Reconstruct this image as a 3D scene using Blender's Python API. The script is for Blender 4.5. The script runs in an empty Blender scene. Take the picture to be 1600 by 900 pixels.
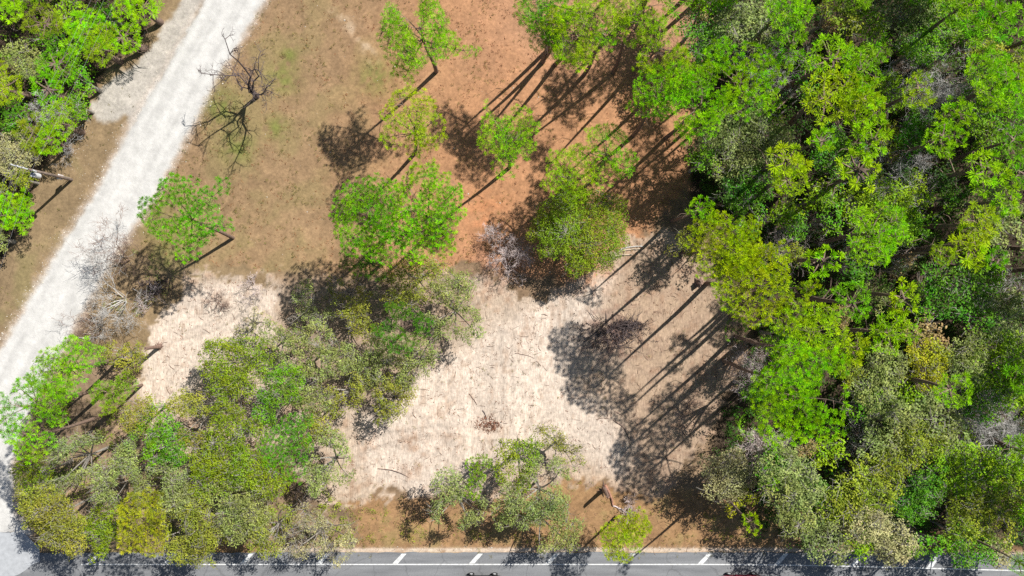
import bpy, math, time
import numpy as np
from mathutils import Vector
T0 = time.time()
sc = bpy.context.scene
COL = sc.collection

# ------------------------------------------------------------------ camera, light, exposure
CAM_H = 85.0
S = 112.5 / 1600.0                       # metres of ground per photograph pixel
cam_d = bpy.data.cameras.new("camera"); cam = bpy.data.objects.new("camera", cam_d); COL.objects.link(cam)
cam.location = (0, 0, CAM_H); cam.rotation_euler = (0, 0, 0)
cam_d.sensor_width = 36.0; cam_d.lens = 36.0 * CAM_H / 112.5; cam_d.clip_start = 1.0; cam_d.clip_end = 3000.0
sc.camera = cam
SUN_EL = math.radians(47.0); SUN_AZ = math.atan2(0.74, 0.67)      # azimuth from +Y towards +X
world = bpy.data.worlds.new("World"); sc.world = world; world.use_nodes = True
wn = world.node_tree.nodes; wl = world.node_tree.links
sky = wn.new("ShaderNodeTexSky"); sky.sky_type = 'NISHITA'; sky.sun_disc = False
sky.sun_elevation = SUN_EL; sky.sun_rotation = SUN_AZ
bg = wn["Background"]; bg.inputs[1].default_value = 0.055
wl.new(sky.outputs[0], bg.inputs[0])
sun_d = bpy.data.lights.new("sun", 'SUN'); sun_d.energy = 5.0; sun_d.angle = math.radians(0.5); sun_d.color = (1.0, 0.97, 0.92)
sun = bpy.data.objects.new("sun", sun_d); COL.objects.link(sun)
sd = Vector((math.sin(SUN_AZ) * math.cos(SUN_EL), math.cos(SUN_AZ) * math.cos(SUN_EL), math.sin(SUN_EL)))
sun.rotation_euler = sd.to_track_quat('Z', 'Y').to_euler(); sun.location = (40, 40, 60)
sc.view_settings.view_transform = 'Standard'; sc.view_settings.look = 'None'
sc.view_settings.exposure = 0.54; sc.view_settings.gamma = 1.0
sc.render.engine = 'CYCLES'
sc.cycles.max_bounces = 5; sc.cycles.diffuse_bounces = 3; sc.cycles.glossy_bounces = 1
sc.cycles.transmission_bounces = 3; sc.cycles.transparent_max_bounces = 4
sc.cycles.use_denoising = False
sc.render.filter_size = 1.35

# ------------------------------------------------------------------ numbers
def hash2(ix, iy, seed):
    h = (ix.astype(np.int64) * 374761393 + iy.astype(np.int64) * 668265263 + seed * 982451653) & 0xFFFFFFFF
    h = ((h ^ (h >> 13)) * 1274126177) & 0xFFFFFFFF
    return ((h ^ (h >> 16)) & 0xFFFF) / 65535.0
def vnoise(x, y, seed=0):
    x0 = np.floor(x); y0 = np.floor(y); fx = x - x0; fy = y - y0
    fx = fx * fx * (3 - 2 * fx); fy = fy * fy * (3 - 2 * fy)
    ix = x0.astype(np.int64); iy = y0.astype(np.int64)
    a = hash2(ix, iy, seed); b = hash2(ix + 1, iy, seed); c = hash2(ix, iy + 1, seed); d = hash2(ix + 1, iy + 1, seed)
    return (a * (1 - fx) + b * fx) * (1 - fy) + (c * (1 - fx) + d * fx) * fy
def fbm(x, y, seed=0, octv=4, gain=0.5):
    s = 0; a = 1; t = 0
    for o in range(octv):
        s = s + a * vnoise(x * 2 ** o + 17.3 * o, y * 2 ** o - 9.1 * o, seed + o); t += a; a *= gain
    return s / t
def poly_sd(px, py, poly):
    """signed distance to a polygon (positive inside), same units as the polygon"""
    P = np.array(poly, float); Q = np.roll(P, -1, 0)
    d = np.full(px.shape, 1e18); inside = np.zeros(px.shape, bool)
    for (ax, ay), (bx, by) in zip(P, Q):
        ex, ey = bx - ax, by - ay; wx, wy = px - ax, py - ay
        t = np.clip((wx * ex + wy * ey) / (ex * ex + ey * ey + 1e-9), 0, 1)
        d = np.minimum(d, (wx - ex * t) ** 2 + (wy - ey * t) ** 2)
        c = (ay > py) != (by > py)
        with np.errstate(divide='ignore', invalid='ignore'):
            xi = ax + (py - ay) * ex / (ey if abs(ey) > 1e-9 else 1e-9)
        inside ^= c & (px < xi)
    d = np.sqrt(d); return np.where(inside, d, -d)
def sm(a, b, x):
    t = np.clip((x - a) / (b - a), 0, 1); return t * t * (3 - 2 * t)
def at(px, py, z=0.0):
    """the place at height z that the photograph shows at pixel px, py"""
    k = S * (CAM_H - z) / CAM_H
    return np.array([(px - 800) * k, (450 - py) * k, z])

# ------------------------------------------------------------------ zones of the ground (photograph pixels of flat ground)
ROAD = [(322, -10), (318, 8), (265, 100), (205, 200), (152, 300), (100, 380), (50, 470), (0, 552), (-60, 650), (-130, 780), (-150, 832), (44, 832), (22, 800), (16, 730), (34, 662), (64, 600), (110, 520), (160, 425), (212, 345), (242, 300), (295, 202), (330, 132), (360, 85), (412, 0), (416, -10)]
ROADX = [(322, -10), (330, -25), (660, -560), (760, -560), (425, -25), (416, -10)]
STRIP = [(290, -10), (322, -10), (262, 110), (206, 200), (196, 180), (175, 192), (150, 190), (142, 168), (168, 130), (212, 100), (246, 60)]
MEADOW = [(416, -200), (1085, -200), (1085, 100), (1080, 300), (1000, 385), (900, 440), (720, 415), (560, 435), (440, 425), (330, 415), (215, 400), (246, 300), (335, 132), (412, 0)]
SAND = [(232, 520), (262, 478), (300, 436), (350, 428), (420, 436), (450, 452), (560, 440), (640, 450), (740, 420), (850, 462), (925, 420), (990, 372), (1060, 356), (1105, 400), (1150, 480), (1170, 560), (1120, 640), (1080, 740), (1010, 775), (960, 760), (880, 745), (780, 775), (690, 782), (590, 778), (545, 800), (480, 790), (440, 700), (300, 720), (225, 660), (215, 600)]
SANDCORE = [(560, 640), (640, 590), (720, 545), (790, 490), (860, 470), (920, 440), (960, 430), (905, 520), (890, 600), (960, 650), (985, 700), (970, 745), (880, 700), (800, 720), (700, 770), (600, 770), (560, 720)]
SAND2 = [(235, 530), (270, 470), (345, 440), (440, 455), (430, 520), (330, 560), (290, 620), (235, 640), (222, 590)]
BAND = [(440, 775), (700, 772), (900, 745), (1000, 760), (1130, 770), (1240, 800), (1600, 850), (1750, 880), (1750, 905), (300, 870), (300, 830)]
RFOREST = [(1085, -900), (1075, 60), (1110, 130), (1070, 200), (1075, 260), (1085, 330), (1130, 350), (1170, 420), (1185, 500), (1160, 560), (1130, 620), (1110, 700), (1130, 780), (1180, 850), (1600, 862), (2800, 880), (2800, -900)]
LFOREST = [(-1200, -900), (540, -900), (240, -10), (235, 40), (214, 80), (180, 92), (152, 135), (118, 190), (92, 225), (55, 285), (40, 345), (8, 400), (-60, 470), (-1200, 1200)]
GROVE = [(60, 560), (170, 540), (215, 640), (300, 720), (440, 700), (560, 800), (560, 850), (280, 858), (60, 840), (30, 740)]

def ground_at(X, Y):
    """colour (n,3), relief (n,), masks for world points"""
    px = X / S + 800; py = 450 - Y / S
    w1 = (fbm(px / 38, py / 38, 3, 4) - .5) * 2; w2 = (fbm(px / 9, py / 9, 11, 3) - .5) * 2; w3 = (fbm(px / 120, py / 120, 21, 3) - .5) * 2
    f = fbm(px / 4, py / 4, 31, 2) - .5
    n = X.shape[0]
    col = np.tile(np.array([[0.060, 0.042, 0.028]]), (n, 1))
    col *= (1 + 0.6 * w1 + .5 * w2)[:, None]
    def lay(mask, c):
        nonlocal col
        c = np.asarray(c, float)
        if c.ndim == 1: c = np.tile(c, (n, 1))
        col = col * (1 - mask[:, None]) + c * mask[:, None]
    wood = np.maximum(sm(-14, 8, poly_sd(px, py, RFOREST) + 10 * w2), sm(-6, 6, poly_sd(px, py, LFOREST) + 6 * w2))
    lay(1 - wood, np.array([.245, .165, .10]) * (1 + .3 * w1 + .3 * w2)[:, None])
    def m(poly, soft, wob, off=0): return sm(-soft, soft, poly_sd(px, py, poly) + wob + off)
    dl = poly_sd(px, py, LFOREST)
    # verge west of the dirt road
    verge = np.array([0.235, 0.165, 0.092]) * (1 + .25 * w1 + .15 * w2)[:, None]
    green = sm(0.05, .5, w1 + .5 * w3)[:, None]
    verge = verge * (1 - .45 * green) + np.array([0.17, 0.155, 0.06]) * .45 * green
    west = (px < 420) & (dl < 4)
    lay(np.where(west, sm(-4, 5, -dl + 6 * w2), 0) * sm(440, 400, px), verge)
    # meadow: tan with green towards the road, orange pine straw to the east
    t = sm(440, 760, px + 60 * w3 + 30 * w1 - 0.12 * (300 - py))
    mead = np.array([0.265, 0.172, 0.094]) * (1 - t[:, None]) + np.array([0.38, 0.195, 0.10]) * t[:, None]
    mead = mead * (1 + .14 * w1 + .16 * w2 + .25 * f)[:, None]
    top = sm(190, 40, py + 40 * w1) * sm(650, 900, px)
    mead = mead * (1 - top[:, None] * .5) + np.array([.34, .20, .13]) * top[:, None] * .5
    ol = sm(0.0, .5, w1 * .8 + w3 * .5 + .15) * (1 - t); mead = mead * (1 - .5 * ol[:, None]) + np.array([.20, .165, .07]) * .5 * ol[:, None]
    for gx, gy, gr in ((440, 122, 26), (452, 85, 14), (430, 200, 18), (372, 230, 26), (345, 170, 30), (590, 120, 28), (265, 395, 26), (250, 345, 24)):
        g = np.exp(-((px - gx) ** 2 + ((py - gy)) ** 2) / gr ** 2) * sm(-.5, .5, w2 + .3) * .8
        mead = mead * (1 - g[:, None]) + np.array([.14, .17, .035]) * g[:, None]
    # pale scraped arc near (560,50)
    rr = np.hypot(px - 470, py - 130); arc = np.exp(-((rr - 118) / 9) ** 2) * sm(-.3, .5, w2) * sm(500, 540, px) * sm(130, 60, py) * .5
    mead = mead * (1 - arc[:, None]) + np.array([.50, .40, .29]) * arc[:, None]
    mm = m(MEADOW, 6, 18 * w1 + 16 * w2); lay(mm, mead)
    # dark damp patch at the very top
    # belt of litter in the south and round the grove
    band = np.array([0.30, 0.175, 0.085]) * (1 + .25 * w1 + .25 * w2 + .2 * f)[:, None]
    bo = sm(0, .6, w2 + w1)[:, None] * .5; band = band * (1 - bo) + np.array([.22, .18, .07]) * bo
    lay(m(BAND, 8, 14 * w1 + 6 * w2) * .95, band)
    gro = np.array([0.23, 0.16, 0.10]) * (1 + .5 * w1 + .4 * w2)[:, None]
    lay(m(GROVE, 10, 14 * w1 + 6 * w2), gro)
    # sand
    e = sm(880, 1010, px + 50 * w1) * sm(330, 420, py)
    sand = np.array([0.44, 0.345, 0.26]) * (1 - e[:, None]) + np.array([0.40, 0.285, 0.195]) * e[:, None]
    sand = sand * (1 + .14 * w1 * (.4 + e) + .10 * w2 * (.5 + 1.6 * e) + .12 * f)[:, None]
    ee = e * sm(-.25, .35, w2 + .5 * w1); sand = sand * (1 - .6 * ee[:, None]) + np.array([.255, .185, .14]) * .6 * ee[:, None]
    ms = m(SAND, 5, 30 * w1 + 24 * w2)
    core = np.maximum(m(SANDCORE, 22, 16 * w1), m(SAND2, 12, 14 * w1 + 8 * w2))
    sand = sand * (1 - .85 * core[:, None]) + np.array([.575, .48, .395]) * (1 + .06 * w1 + .05 * w2)[:, None] * .85 * core[:, None]
    # scraper lanes: lighter and darker strips running up the picture
    lane = (vnoise(px / 26 + 1.5 * fbm(px / 200, py / 200, 5, 2), py / 400, 77) - .5) + .6 * (vnoise(px / 4.5, py / 90, 78) - .5)
    ls = core * sm(520, 600, px) * sm(1000, 920, px)
    sand = sand * (1 + .30 * (lane * ls))[:, None]
    # curved wheel marks
    for ax_, ay_, rad_, wd, a0, a1, k in ((915, 702, 58, 1.6, -1.1, .5, .35), (915, 702, 70, 2.0, -1.2, .7, .3), (915, 702, 46, 1.5, -.9, .4, .25), (700, 1010, 330, 2.2, -2.1, -1.3, .22), (700, 1010, 345, 2.2, -2.1, -1.3, .22), (420, 900, 330, 2.4, -1.2, -.5, .2), (420, 900, 345, 2.4, -1.2, -.5, .2), (250, 330, 190, 2.0, .5, 1.4, .25), (250, 330, 203, 2.0, .5, 1.4, .25), (1100, 560, 300, 2.4, 2.4, 3.4, .18), (1100, 560, 318, 2.4, 2.4, 3.4, .18)):
        ra = np.hypot(px - ax_, py - ay_); th = np.arctan2(py - ay_, px - ax_); th = np.where(th < -2.5, th + 6.283, th) if a1 > 3 else th
        g = np.exp(-((ra - rad_ + 2 * w1) / wd) ** 2) * sm(a0 - .1, a0 + .1, th) * sm(a1 + .1, a1 - .1, th) * k * (.6 + .6 * sm(-.4, .4, w2))
        sand = sand * (1 - g[:, None]); 
    # brown litter in the sand
    lit = sm(.20, .65, w2 * .7 + w1 * .35 + (1 - core) * .22) * .75
    lit2 = sm(.25, .6, (vnoise(px / 4.2, py / 10, 91) - .5) * 2 * .9 + w1 * .4 - .1) * .5
    lit = np.maximum(lit * (1 - .45 * core), lit2 * core)
    sand = sand * (1 - lit[:, None] * .8) + np.array([.30, .185, .115]) * lit[:, None] * .8
    for gx, gy, gr, k in ((760, 665, 17, .7), (695, 610, 14, .3), (650, 690, 22, .6), (640, 735, 20, .4), (575, 690, 22, .6), (690, 640, 14, .4), (1135, 560, 25, .4), (700, 700, 25, .35), (820, 520, 20, .35)):
        g = np.exp(-((px - gx) ** 2 + (py - gy) ** 2) / gr ** 2) * sm(-.3, .5, w2 + .4 * f) * k
        sand = sand * (1 - g[:, None]) + np.array([.30, .17, .10]) * g[:, None]
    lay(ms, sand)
    scr = np.clip(sm(-10, 14, poly_sd(px, py, [(440, 430), (560, 430), (740, 430), (745, 500), (650, 590), (600, 660), (540, 640), (470, 580), (430, 500)]) + 16 * w1 + 10 * w2), 0, 1) * .65
    lay(scr, np.array([.26, .185, .125]) * (1 + .4 * w1 + .4 * w2)[:, None])
    # orange spill under the oak, charred heap
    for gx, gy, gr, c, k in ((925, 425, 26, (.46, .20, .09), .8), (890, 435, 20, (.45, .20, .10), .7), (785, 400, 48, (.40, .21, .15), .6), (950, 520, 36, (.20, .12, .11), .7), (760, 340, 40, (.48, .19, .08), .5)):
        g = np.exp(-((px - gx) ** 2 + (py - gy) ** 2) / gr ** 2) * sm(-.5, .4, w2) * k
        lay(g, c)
    # side strip of churned lime rock, then the road itself
    st = np.array([.40, .365, .32]) * (1 + .16 * w2 + .10 * w1)[:, None]
    mst = m(STRIP, 4, 6 * w2 + 4 * w1); lay(mst * .95, st)
    sdr = np.maximum(poly_sd(px, py, ROAD), poly_sd(px, py, ROADX))
    u = (px * .866 + py * .5)                                           # across the road
    rut = (vnoise(u / 9, (py - px * .5) / 300, 41) - .5) + .4 * (vnoise(u / 3, py / 60, 43) - .5)
    rc = np.array([.50, .485, .455]) * (1 + .05 * w1 + .22 * rut + .08 * f + .03 * w2)[:, None]
    edge = sm(-7, 4, sdr + 5 * w2 + 2 * w1)
    spill = sm(-16, -2, sdr + 7 * w2 + 4 * f) * .45
    lay(spill, np.array([.52, .43, .36]))
    lay(edge, rc)
    # pale gravel lip along the asphalt
    ye = 862 + 6 * sm(1150, 1600, px)
    lip = np.exp(-((py - ye + 2) / 3.2) ** 2) * sm(-.7, .2, w2 + .25) * sm(400, 470, px)
    lay(np.clip(lip, 0, 1) * .9, np.array([.62, .52, .42]))
    # faint trodden line in the verge
    # relief
    off = sm(846, 858, py)
    z = .10 * w1 + .035 * w2 + .02 * f + .25 * w3
    z += ls * .03 * lane
    berm = np.exp(-(poly_sd(px, py, SAND) / 9) ** 2) * .12 * (1 + w2)
    z = (z + berm) * (1 - edge) + edge * (.05 + .015 * rut)
    z = z * (1 - off) - .05 * off
    far = np.maximum(np.abs(X) - 70, np.abs(Y) - 45)
    z = np.where(far > 0, z * np.exp(-np.maximum(far, 0) / 20) , z)
    return np.clip(col, .01, .9), z, sdr, ms, mst, px, py

# ------------------------------------------------------------------ materials
def new_mat(name):
    m = bpy.data.materials.new(name); m.use_nodes = True
    nt = m.node_tree; nt.nodes.clear(); out = nt.nodes.new("ShaderNodeOutputMaterial"); return m, nt, out
def N(nt, t, **kw):
    n = nt.nodes.new(t)
    for k, v in kw.items(): setattr(n, k, v)
    return n
def leaf_mat(name, trans, rough=.55, spec=.25):
    m, nt, out = new_mat(name); L = nt.links.new
    oi = N(nt, "ShaderNodeObjectInfo"); av = N(nt, "ShaderNodeAttribute", attribute_name="v"); ah = N(nt, "ShaderNodeAttribute", attribute_name="h")
    hs = N(nt, "ShaderNodeHueSaturation"); L(oi.outputs["Color"], hs.inputs["Color"]); L(av.outputs["Fac"], hs.inputs["Value"])
    mr = N(nt, "ShaderNodeMapRange"); mr.inputs[3].default_value = .472; mr.inputs[4].default_value = .518
    L(ah.outputs["Fac"], mr.inputs[0]); L(mr.outputs[0], hs.inputs["Hue"])
    p = N(nt, "ShaderNodeBsdfPrincipled"); L(hs.outputs[0], p.inputs["Base Color"]); p.inputs["Roughness"].default_value = rough
    p.inputs["Specular IOR Level"].default_value = spec
    tr = N(nt, "ShaderNodeBsdfTranslucent"); hb = N(nt, "ShaderNodeHueSaturation"); L(hs.outputs[0], hb.inputs["Color"])
    hb.inputs["Hue"].default_value = .485; hb.inputs["Saturation"].default_value = 1.1; hb.inputs["Value"].default_value = 1.15; L(hb.outputs[0], tr.inputs[0])
    mx = N(nt, "ShaderNodeMixShader"); mx.inputs[0].default_value = trans
    L(p.outputs[0], mx.inputs[1]); L(tr.outputs[0], mx.inputs[2]); L(mx.outputs[0], out.inputs[0]); return m
def plain(name, c, rough=.8, metal=0, noise=.25, scale=6, coat=0, use_obj=False):
    m, nt, out = new_mat(name); L = nt.links.new
    p = N(nt, "ShaderNodeBsdfPrincipled"); p.inputs["Roughness"].default_value = rough; p.inputs["Metallic"].default_value = metal
    p.inputs["Coat Weight"].default_value = coat
    tc = N(nt, "ShaderNodeTexCoord"); nz = N(nt, "ShaderNodeTexNoise"); nz.inputs["Scale"].default_value = scale; nz.inputs["Detail"].default_value = 5
    L(tc.outputs["Object"], nz.inputs["Vector"])
    mr = N(nt, "ShaderNodeMapRange"); mr.inputs[1].default_value = .3; mr.inputs[2].default_value = .7; mr.inputs[3].default_value = 1 - noise; mr.inputs[4].default_value = 1 + noise
    L(nz.outputs["Fac"], mr.inputs[0])
    mu = N(nt, "ShaderNodeVectorMath", operation='SCALE')
    if use_obj:
        oi = N(nt, "ShaderNodeObjectInfo"); L(oi.outputs["Color"], mu.inputs[0])
    else: mu.inputs[0].default_value = c
    L(mr.outputs[0], mu.inputs[3]); L(mu.outputs[0], p.inputs["Base Color"]); L(p.outputs[0], out.inputs[0]); return m
M = {}
M['needle'] = leaf_mat("pine_needles", .28, .6, .06)
M['leaf'] = leaf_mat("broad_leaves", .28, .55, .14)
M['bark'] = plain("bark", (1, 1, 1), .9, noise=.35, scale=5, use_obj=True)

m, nt, out = new_mat("soil_and_sand"); L = nt.links.new
a = N(nt, "ShaderNodeAttribute", attribute_name="gcol"); tc = N(nt, "ShaderNodeTexCoord")
n1 = N(nt, "ShaderNodeTexNoise"); n1.inputs["Scale"].default_value = 3.2; n1.inputs["Detail"].default_value = 9; n1.inputs["Roughness"].default_value = .72
n2 = N(nt, "ShaderNodeTexNoise"); n2.inputs["Scale"].default_value = .9; n2.inputs["Detail"].default_value = 6
mpv = N(nt, "ShaderNodeMapping"); mpv.inputs["Scale"].default_value = (5.5, .9, 1); mpv.inputs["Rotation"].default_value = (0, 0, math.radians(4))
n3 = N(nt, "ShaderNodeTexNoise"); n3.inputs["Scale"].default_value = 1.6; n3.inputs["Detail"].default_value = 6
L(tc.outputs["Object"], n1.inputs[0]); L(tc.outputs["Object"], n2.inputs[0]); L(tc.outputs["Object"], mpv.inputs[0]); L(mpv.outputs[0], n3.inputs[0])
def rng_(nd, lo, hi, a0=.32, a1=.68):
    r = N(nt, "ShaderNodeMapRange"); r.inputs[1].default_value = a0; r.inputs[2].default_value = a1; r.inputs[3].default_value = lo; r.inputs[4].default_value = hi
    L(nd.outputs["Fac"], r.inputs[0]); return r
asd = N(nt, "ShaderNodeAttribute", attribute_name="sandy")
r1 = rng_(n1, .74, 1.24); r2 = rng_(n2, .90, 1.10); r3 = rng_(n3, .74, 1.16)
mixr = N(nt, "ShaderNodeMix"); mixr.inputs[2].default_value = 1.0; L(asd.outputs["Fac"], mixr.inputs[0]); L(r3.outputs[0], mixr.inputs[3])
# smooth road: less grain
ard = N(nt, "ShaderNodeAttribute", attribute_name="paved")
mixg = N(nt, "ShaderNodeMix"); L(ard.outputs["Fac"], mixg.inputs[0]); L(r1.outputs[0], mixg.inputs[2]); mixg.inputs[3].default_value = 1.0
m1 = N(nt, "ShaderNodeMath", operation='MULTIPLY'); m2 = N(nt, "ShaderNodeMath", operation='MULTIPLY')
L(mixg.outputs[0], m1.inputs[0]); L(r2.outputs[0], m1.inputs[1]); L(m1.outputs[0], m2.inputs[0]); L(mixr.outputs[0], m2.inputs[1])
sv = N(nt, "ShaderNodeVectorMath", operation='SCALE'); L(a.outputs["Color"], sv.inputs[0]); L(m2.outputs[0], sv.inputs[3])
p = N(nt, "ShaderNodeBsdfPrincipled"); p.inputs["Roughness"].default_value = .95; p.inputs["Specular IOR Level"].default_value = .15
L(sv.outputs[0], p.inputs["Base Color"])
bp = N(nt, "ShaderNodeBump"); bp.inputs["Strength"].default_value = .55; bp.inputs["Distance"].default_value = .12
n4 = N(nt, "ShaderNodeTexNoise"); n4.inputs["Scale"].default_value = 1.5; n4.inputs["Detail"].default_value = 10; n4.inputs["Roughness"].default_value = .75; L(tc.outputs["Object"], n4.inputs[0])
L(n4.outputs["Fac"], bp.inputs["Height"]); L(bp.outputs[0], p.inputs["Normal"]); L(p.outputs[0], out.inputs[0]); M['ground'] = m

m, nt, out = new_mat("aged_asphalt"); L = nt.links.new
tc = N(nt, "ShaderNodeTexCoord"); mp = N(nt, "ShaderNodeMapping"); mp.inputs["Scale"].default_value = (.25, 2.2, 1)
n1 = N(nt, "ShaderNodeTexNoise"); n1.inputs["Scale"].default_value = 14; n1.inputs["Detail"].default_value = 5
n2 = N(nt, "ShaderNodeTexNoise"); n2.inputs["Scale"].default_value = .7; n2.inputs["Detail"].default_value = 5
L(tc.outputs["Object"], n1.inputs[0]); L(tc.outputs["Object"], mp.inputs[0]); L(mp.outputs[0], n2.inputs[0])
cr = N(nt, "ShaderNodeValToRGB"); cr.color_ramp.elements[0].position = .3; cr.color_ramp.elements[1].position = .7
cr.color_ramp.elements[0].color = (.140, .143, .148, 1); cr.color_ramp.elements[1].color = (.21, .213, .217, 1)
L(n2.outputs["Fac"], cr.inputs[0])
mr = N(nt, "ShaderNodeMapRange"); mr.inputs[1].default_value = .3; mr.inputs[2].default_value = .7; mr.inputs[3].default_value = .8; mr.inputs[4].default_value = 1.2; L(n1.outputs["Fac"], mr.inputs[0])
vo = N(nt, "ShaderNodeTexVoronoi", feature='DISTANCE_TO_EDGE'); vo.inputs["Scale"].default_value = .22
nw = N(nt, "ShaderNodeTexNoise"); nw.inputs["Scale"].default_value = .8; nw.inputs["Detail"].default_value = 4; L(tc.outputs["Object"], nw.inputs[0])
va = N(nt, "ShaderNodeVectorMath", operation='MULTIPLY_ADD'); L(nw.outputs["Color"], va.inputs[0]); va.inputs[1].default_value = (1.6, 1.6, 0); L(tc.outputs["Object"], va.inputs[2]); L(va.outputs[0], vo.inputs["Vector"])
ck = N(nt, "ShaderNodeMapRange"); ck.inputs[1].default_value = .004; ck.inputs[2].default_value = .022; ck.inputs[3].default_value = .78; ck.inputs[4].default_value = 1.0; L(vo.outputs["Distance"], ck.inputs[0])
mk = N(nt, "ShaderNodeMath", operation='MULTIPLY'); L(mr.outputs[0], mk.inputs[0]); L(ck.outputs[0], mk.inputs[1])
sv = N(nt, "ShaderNodeVectorMath", operation='SCALE'); L(cr.outputs[0], sv.inputs[0]); L(mk.outputs[0], sv.inputs[3])
p = N(nt, "ShaderNodeBsdfPrincipled"); p.inputs["Roughness"].default_value = .85; L(sv.outputs[0], p.inputs["Base Color"]); L(p.outputs[0], out.inputs[0]); M['asphalt'] = m
M['paint'] = plain("white_road_paint", (.62, .62, .60), .6, noise=.30, scale=3)
M['concrete'] = plain("pale_apron", (.36, .37, .38), .85, noise=.12, scale=2)

# ------------------------------------------------------------------ meshes
def mesh_np(name, verts, tris=None, quads=None, attrs=None, mat=None, smooth=False):
    me = bpy.data.meshes.new(name); verts = np.asarray(verts, np.float32)
    nt_ = 0 if tris is None else len(tris); nq = 0 if quads is None else len(quads)
    me.vertices.add(len(verts)); me.vertices.foreach_set("co", verts.ravel())
    idx = []
    if nt_: idx.append(np.asarray(tris, np.int32).ravel())
    if nq: idx.append(np.asarray(quads, np.int32).ravel())
    idx = np.concatenate(idx); me.loops.add(len(idx)); me.loops.foreach_set("vertex_index", idx)
    me.polygons.add(nt_ + nq)
    start = np.concatenate([np.arange(nt_) * 3, nt_ * 3 + np.arange(nq) * 4]).astype(np.int32)
    me.polygons.foreach_set("loop_start", start)
    me.polygons.foreach_set("use_smooth", np.full(nt_ + nq, smooth))
    for k, (typ, dat) in (attrs or {}).items():
        at_ = me.attributes.new(k, typ, 'POINT')
        at_.data.foreach_set("color" if 'COLOR' in typ else "value", np.asarray(dat, np.float32).ravel())
    if mat: me.materials.append(mat)
    me.update(calc_edges=True); return me
def link(name, me, parent=None, loc=None, color=None, **props):
    o = bpy.data.objects.new(name, me); COL.objects.link(o)
    if parent: o.parent = parent
    if loc is not None: o.location = loc
    if color is not None: o.color = (*color, 1)
    for k, v in props.items(): o[k] = v
    return o
def tubes(segs, sides=4):
    """segs (n,8): p0 p1 r0 r1 -> verts, quads"""
    s = np.asarray(segs, float); n = len(s); p0 = s[:, :3]; p1 = s[:, 3:6]; d = p1 - p0
    d /= np.linalg.norm(d, axis=1)[:, None] + 1e-9
    ref = np.where(np.abs(d[:, 2:3]) > .9, np.array([[1., 0, 0]]), np.array([[0, 0, 1.]]))
    u = np.cross(d, ref); u /= np.linalg.norm(u, axis=1)[:, None] + 1e-9; w = np.cross(d, u)
    an = np.arange(sides) * 2 * math.pi / sides
    ring = u[:, None, :] * np.cos(an)[None, :, None] + w[:, None, :] * np.sin(an)[None, :, None]
    a_ = (p0 - d * s[:, 6:7] * .3)[:, None, :] + ring * s[:, 6][:, None, None]; b_ = (p1 + d * s[:, 7:8] * .3)[:, None, :] + ring * s[:, 7][:, None, None]
    v = np.concatenate([a_, b_], 1).reshape(-1, 3); base = np.arange(n)[:, None] * 2 * sides
    i = np.arange(sides); j = (i + 1) % sides
    q = np.stack([base + i, base + j, base + sides + j, base + sides + i], -1).reshape(-1, 4)
    return v, q
def chain(pts, r0, r1):
    pts = np.asarray(pts); k = len(pts) - 1; r = np.linspace(r0, r1, k + 1)
    return [np.concatenate([pts[i], pts[i + 1], [r[i], r[i + 1]]]) for i in range(k)]
def smooth_tube(pts, radii, sides=8, cap=True):
    """one continuous tapered tube along pts"""
    pts = np.asarray(pts, float); n = len(pts); V = []; Q = []
    t = np.gradient(pts, axis=0); t /= np.linalg.norm(t, axis=1)[:, None] + 1e-9
    u = np.cross(t[0], [1, 0, 0.1]); u /= np.linalg.norm(u)
    for i in range(n):
        u = u - t[i] * np.dot(u, t[i]); u /= np.linalg.norm(u); w = np.cross(t[i], u)
        for k in range(sides):
            an = 2 * math.pi * k / sides; V.append(pts[i] + (u * math.cos(an) + w * math.sin(an)) * radii[i])
    for i in range(n - 1):
        for k in range(sides):
            k2 = (k + 1) % sides; Q.append((i * sides + k, i * sides + k2, (i + 1) * sides + k2, (i + 1) * sides + k))
    return np.array(V), np.array(Q)
def bez(p0, p1, p2, n=6):
    t = np.linspace(0, 1, n)[:, None]; return (1 - t) ** 2 * p0 + 2 * t * (1 - t) * p1 + t * t * p2

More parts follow.
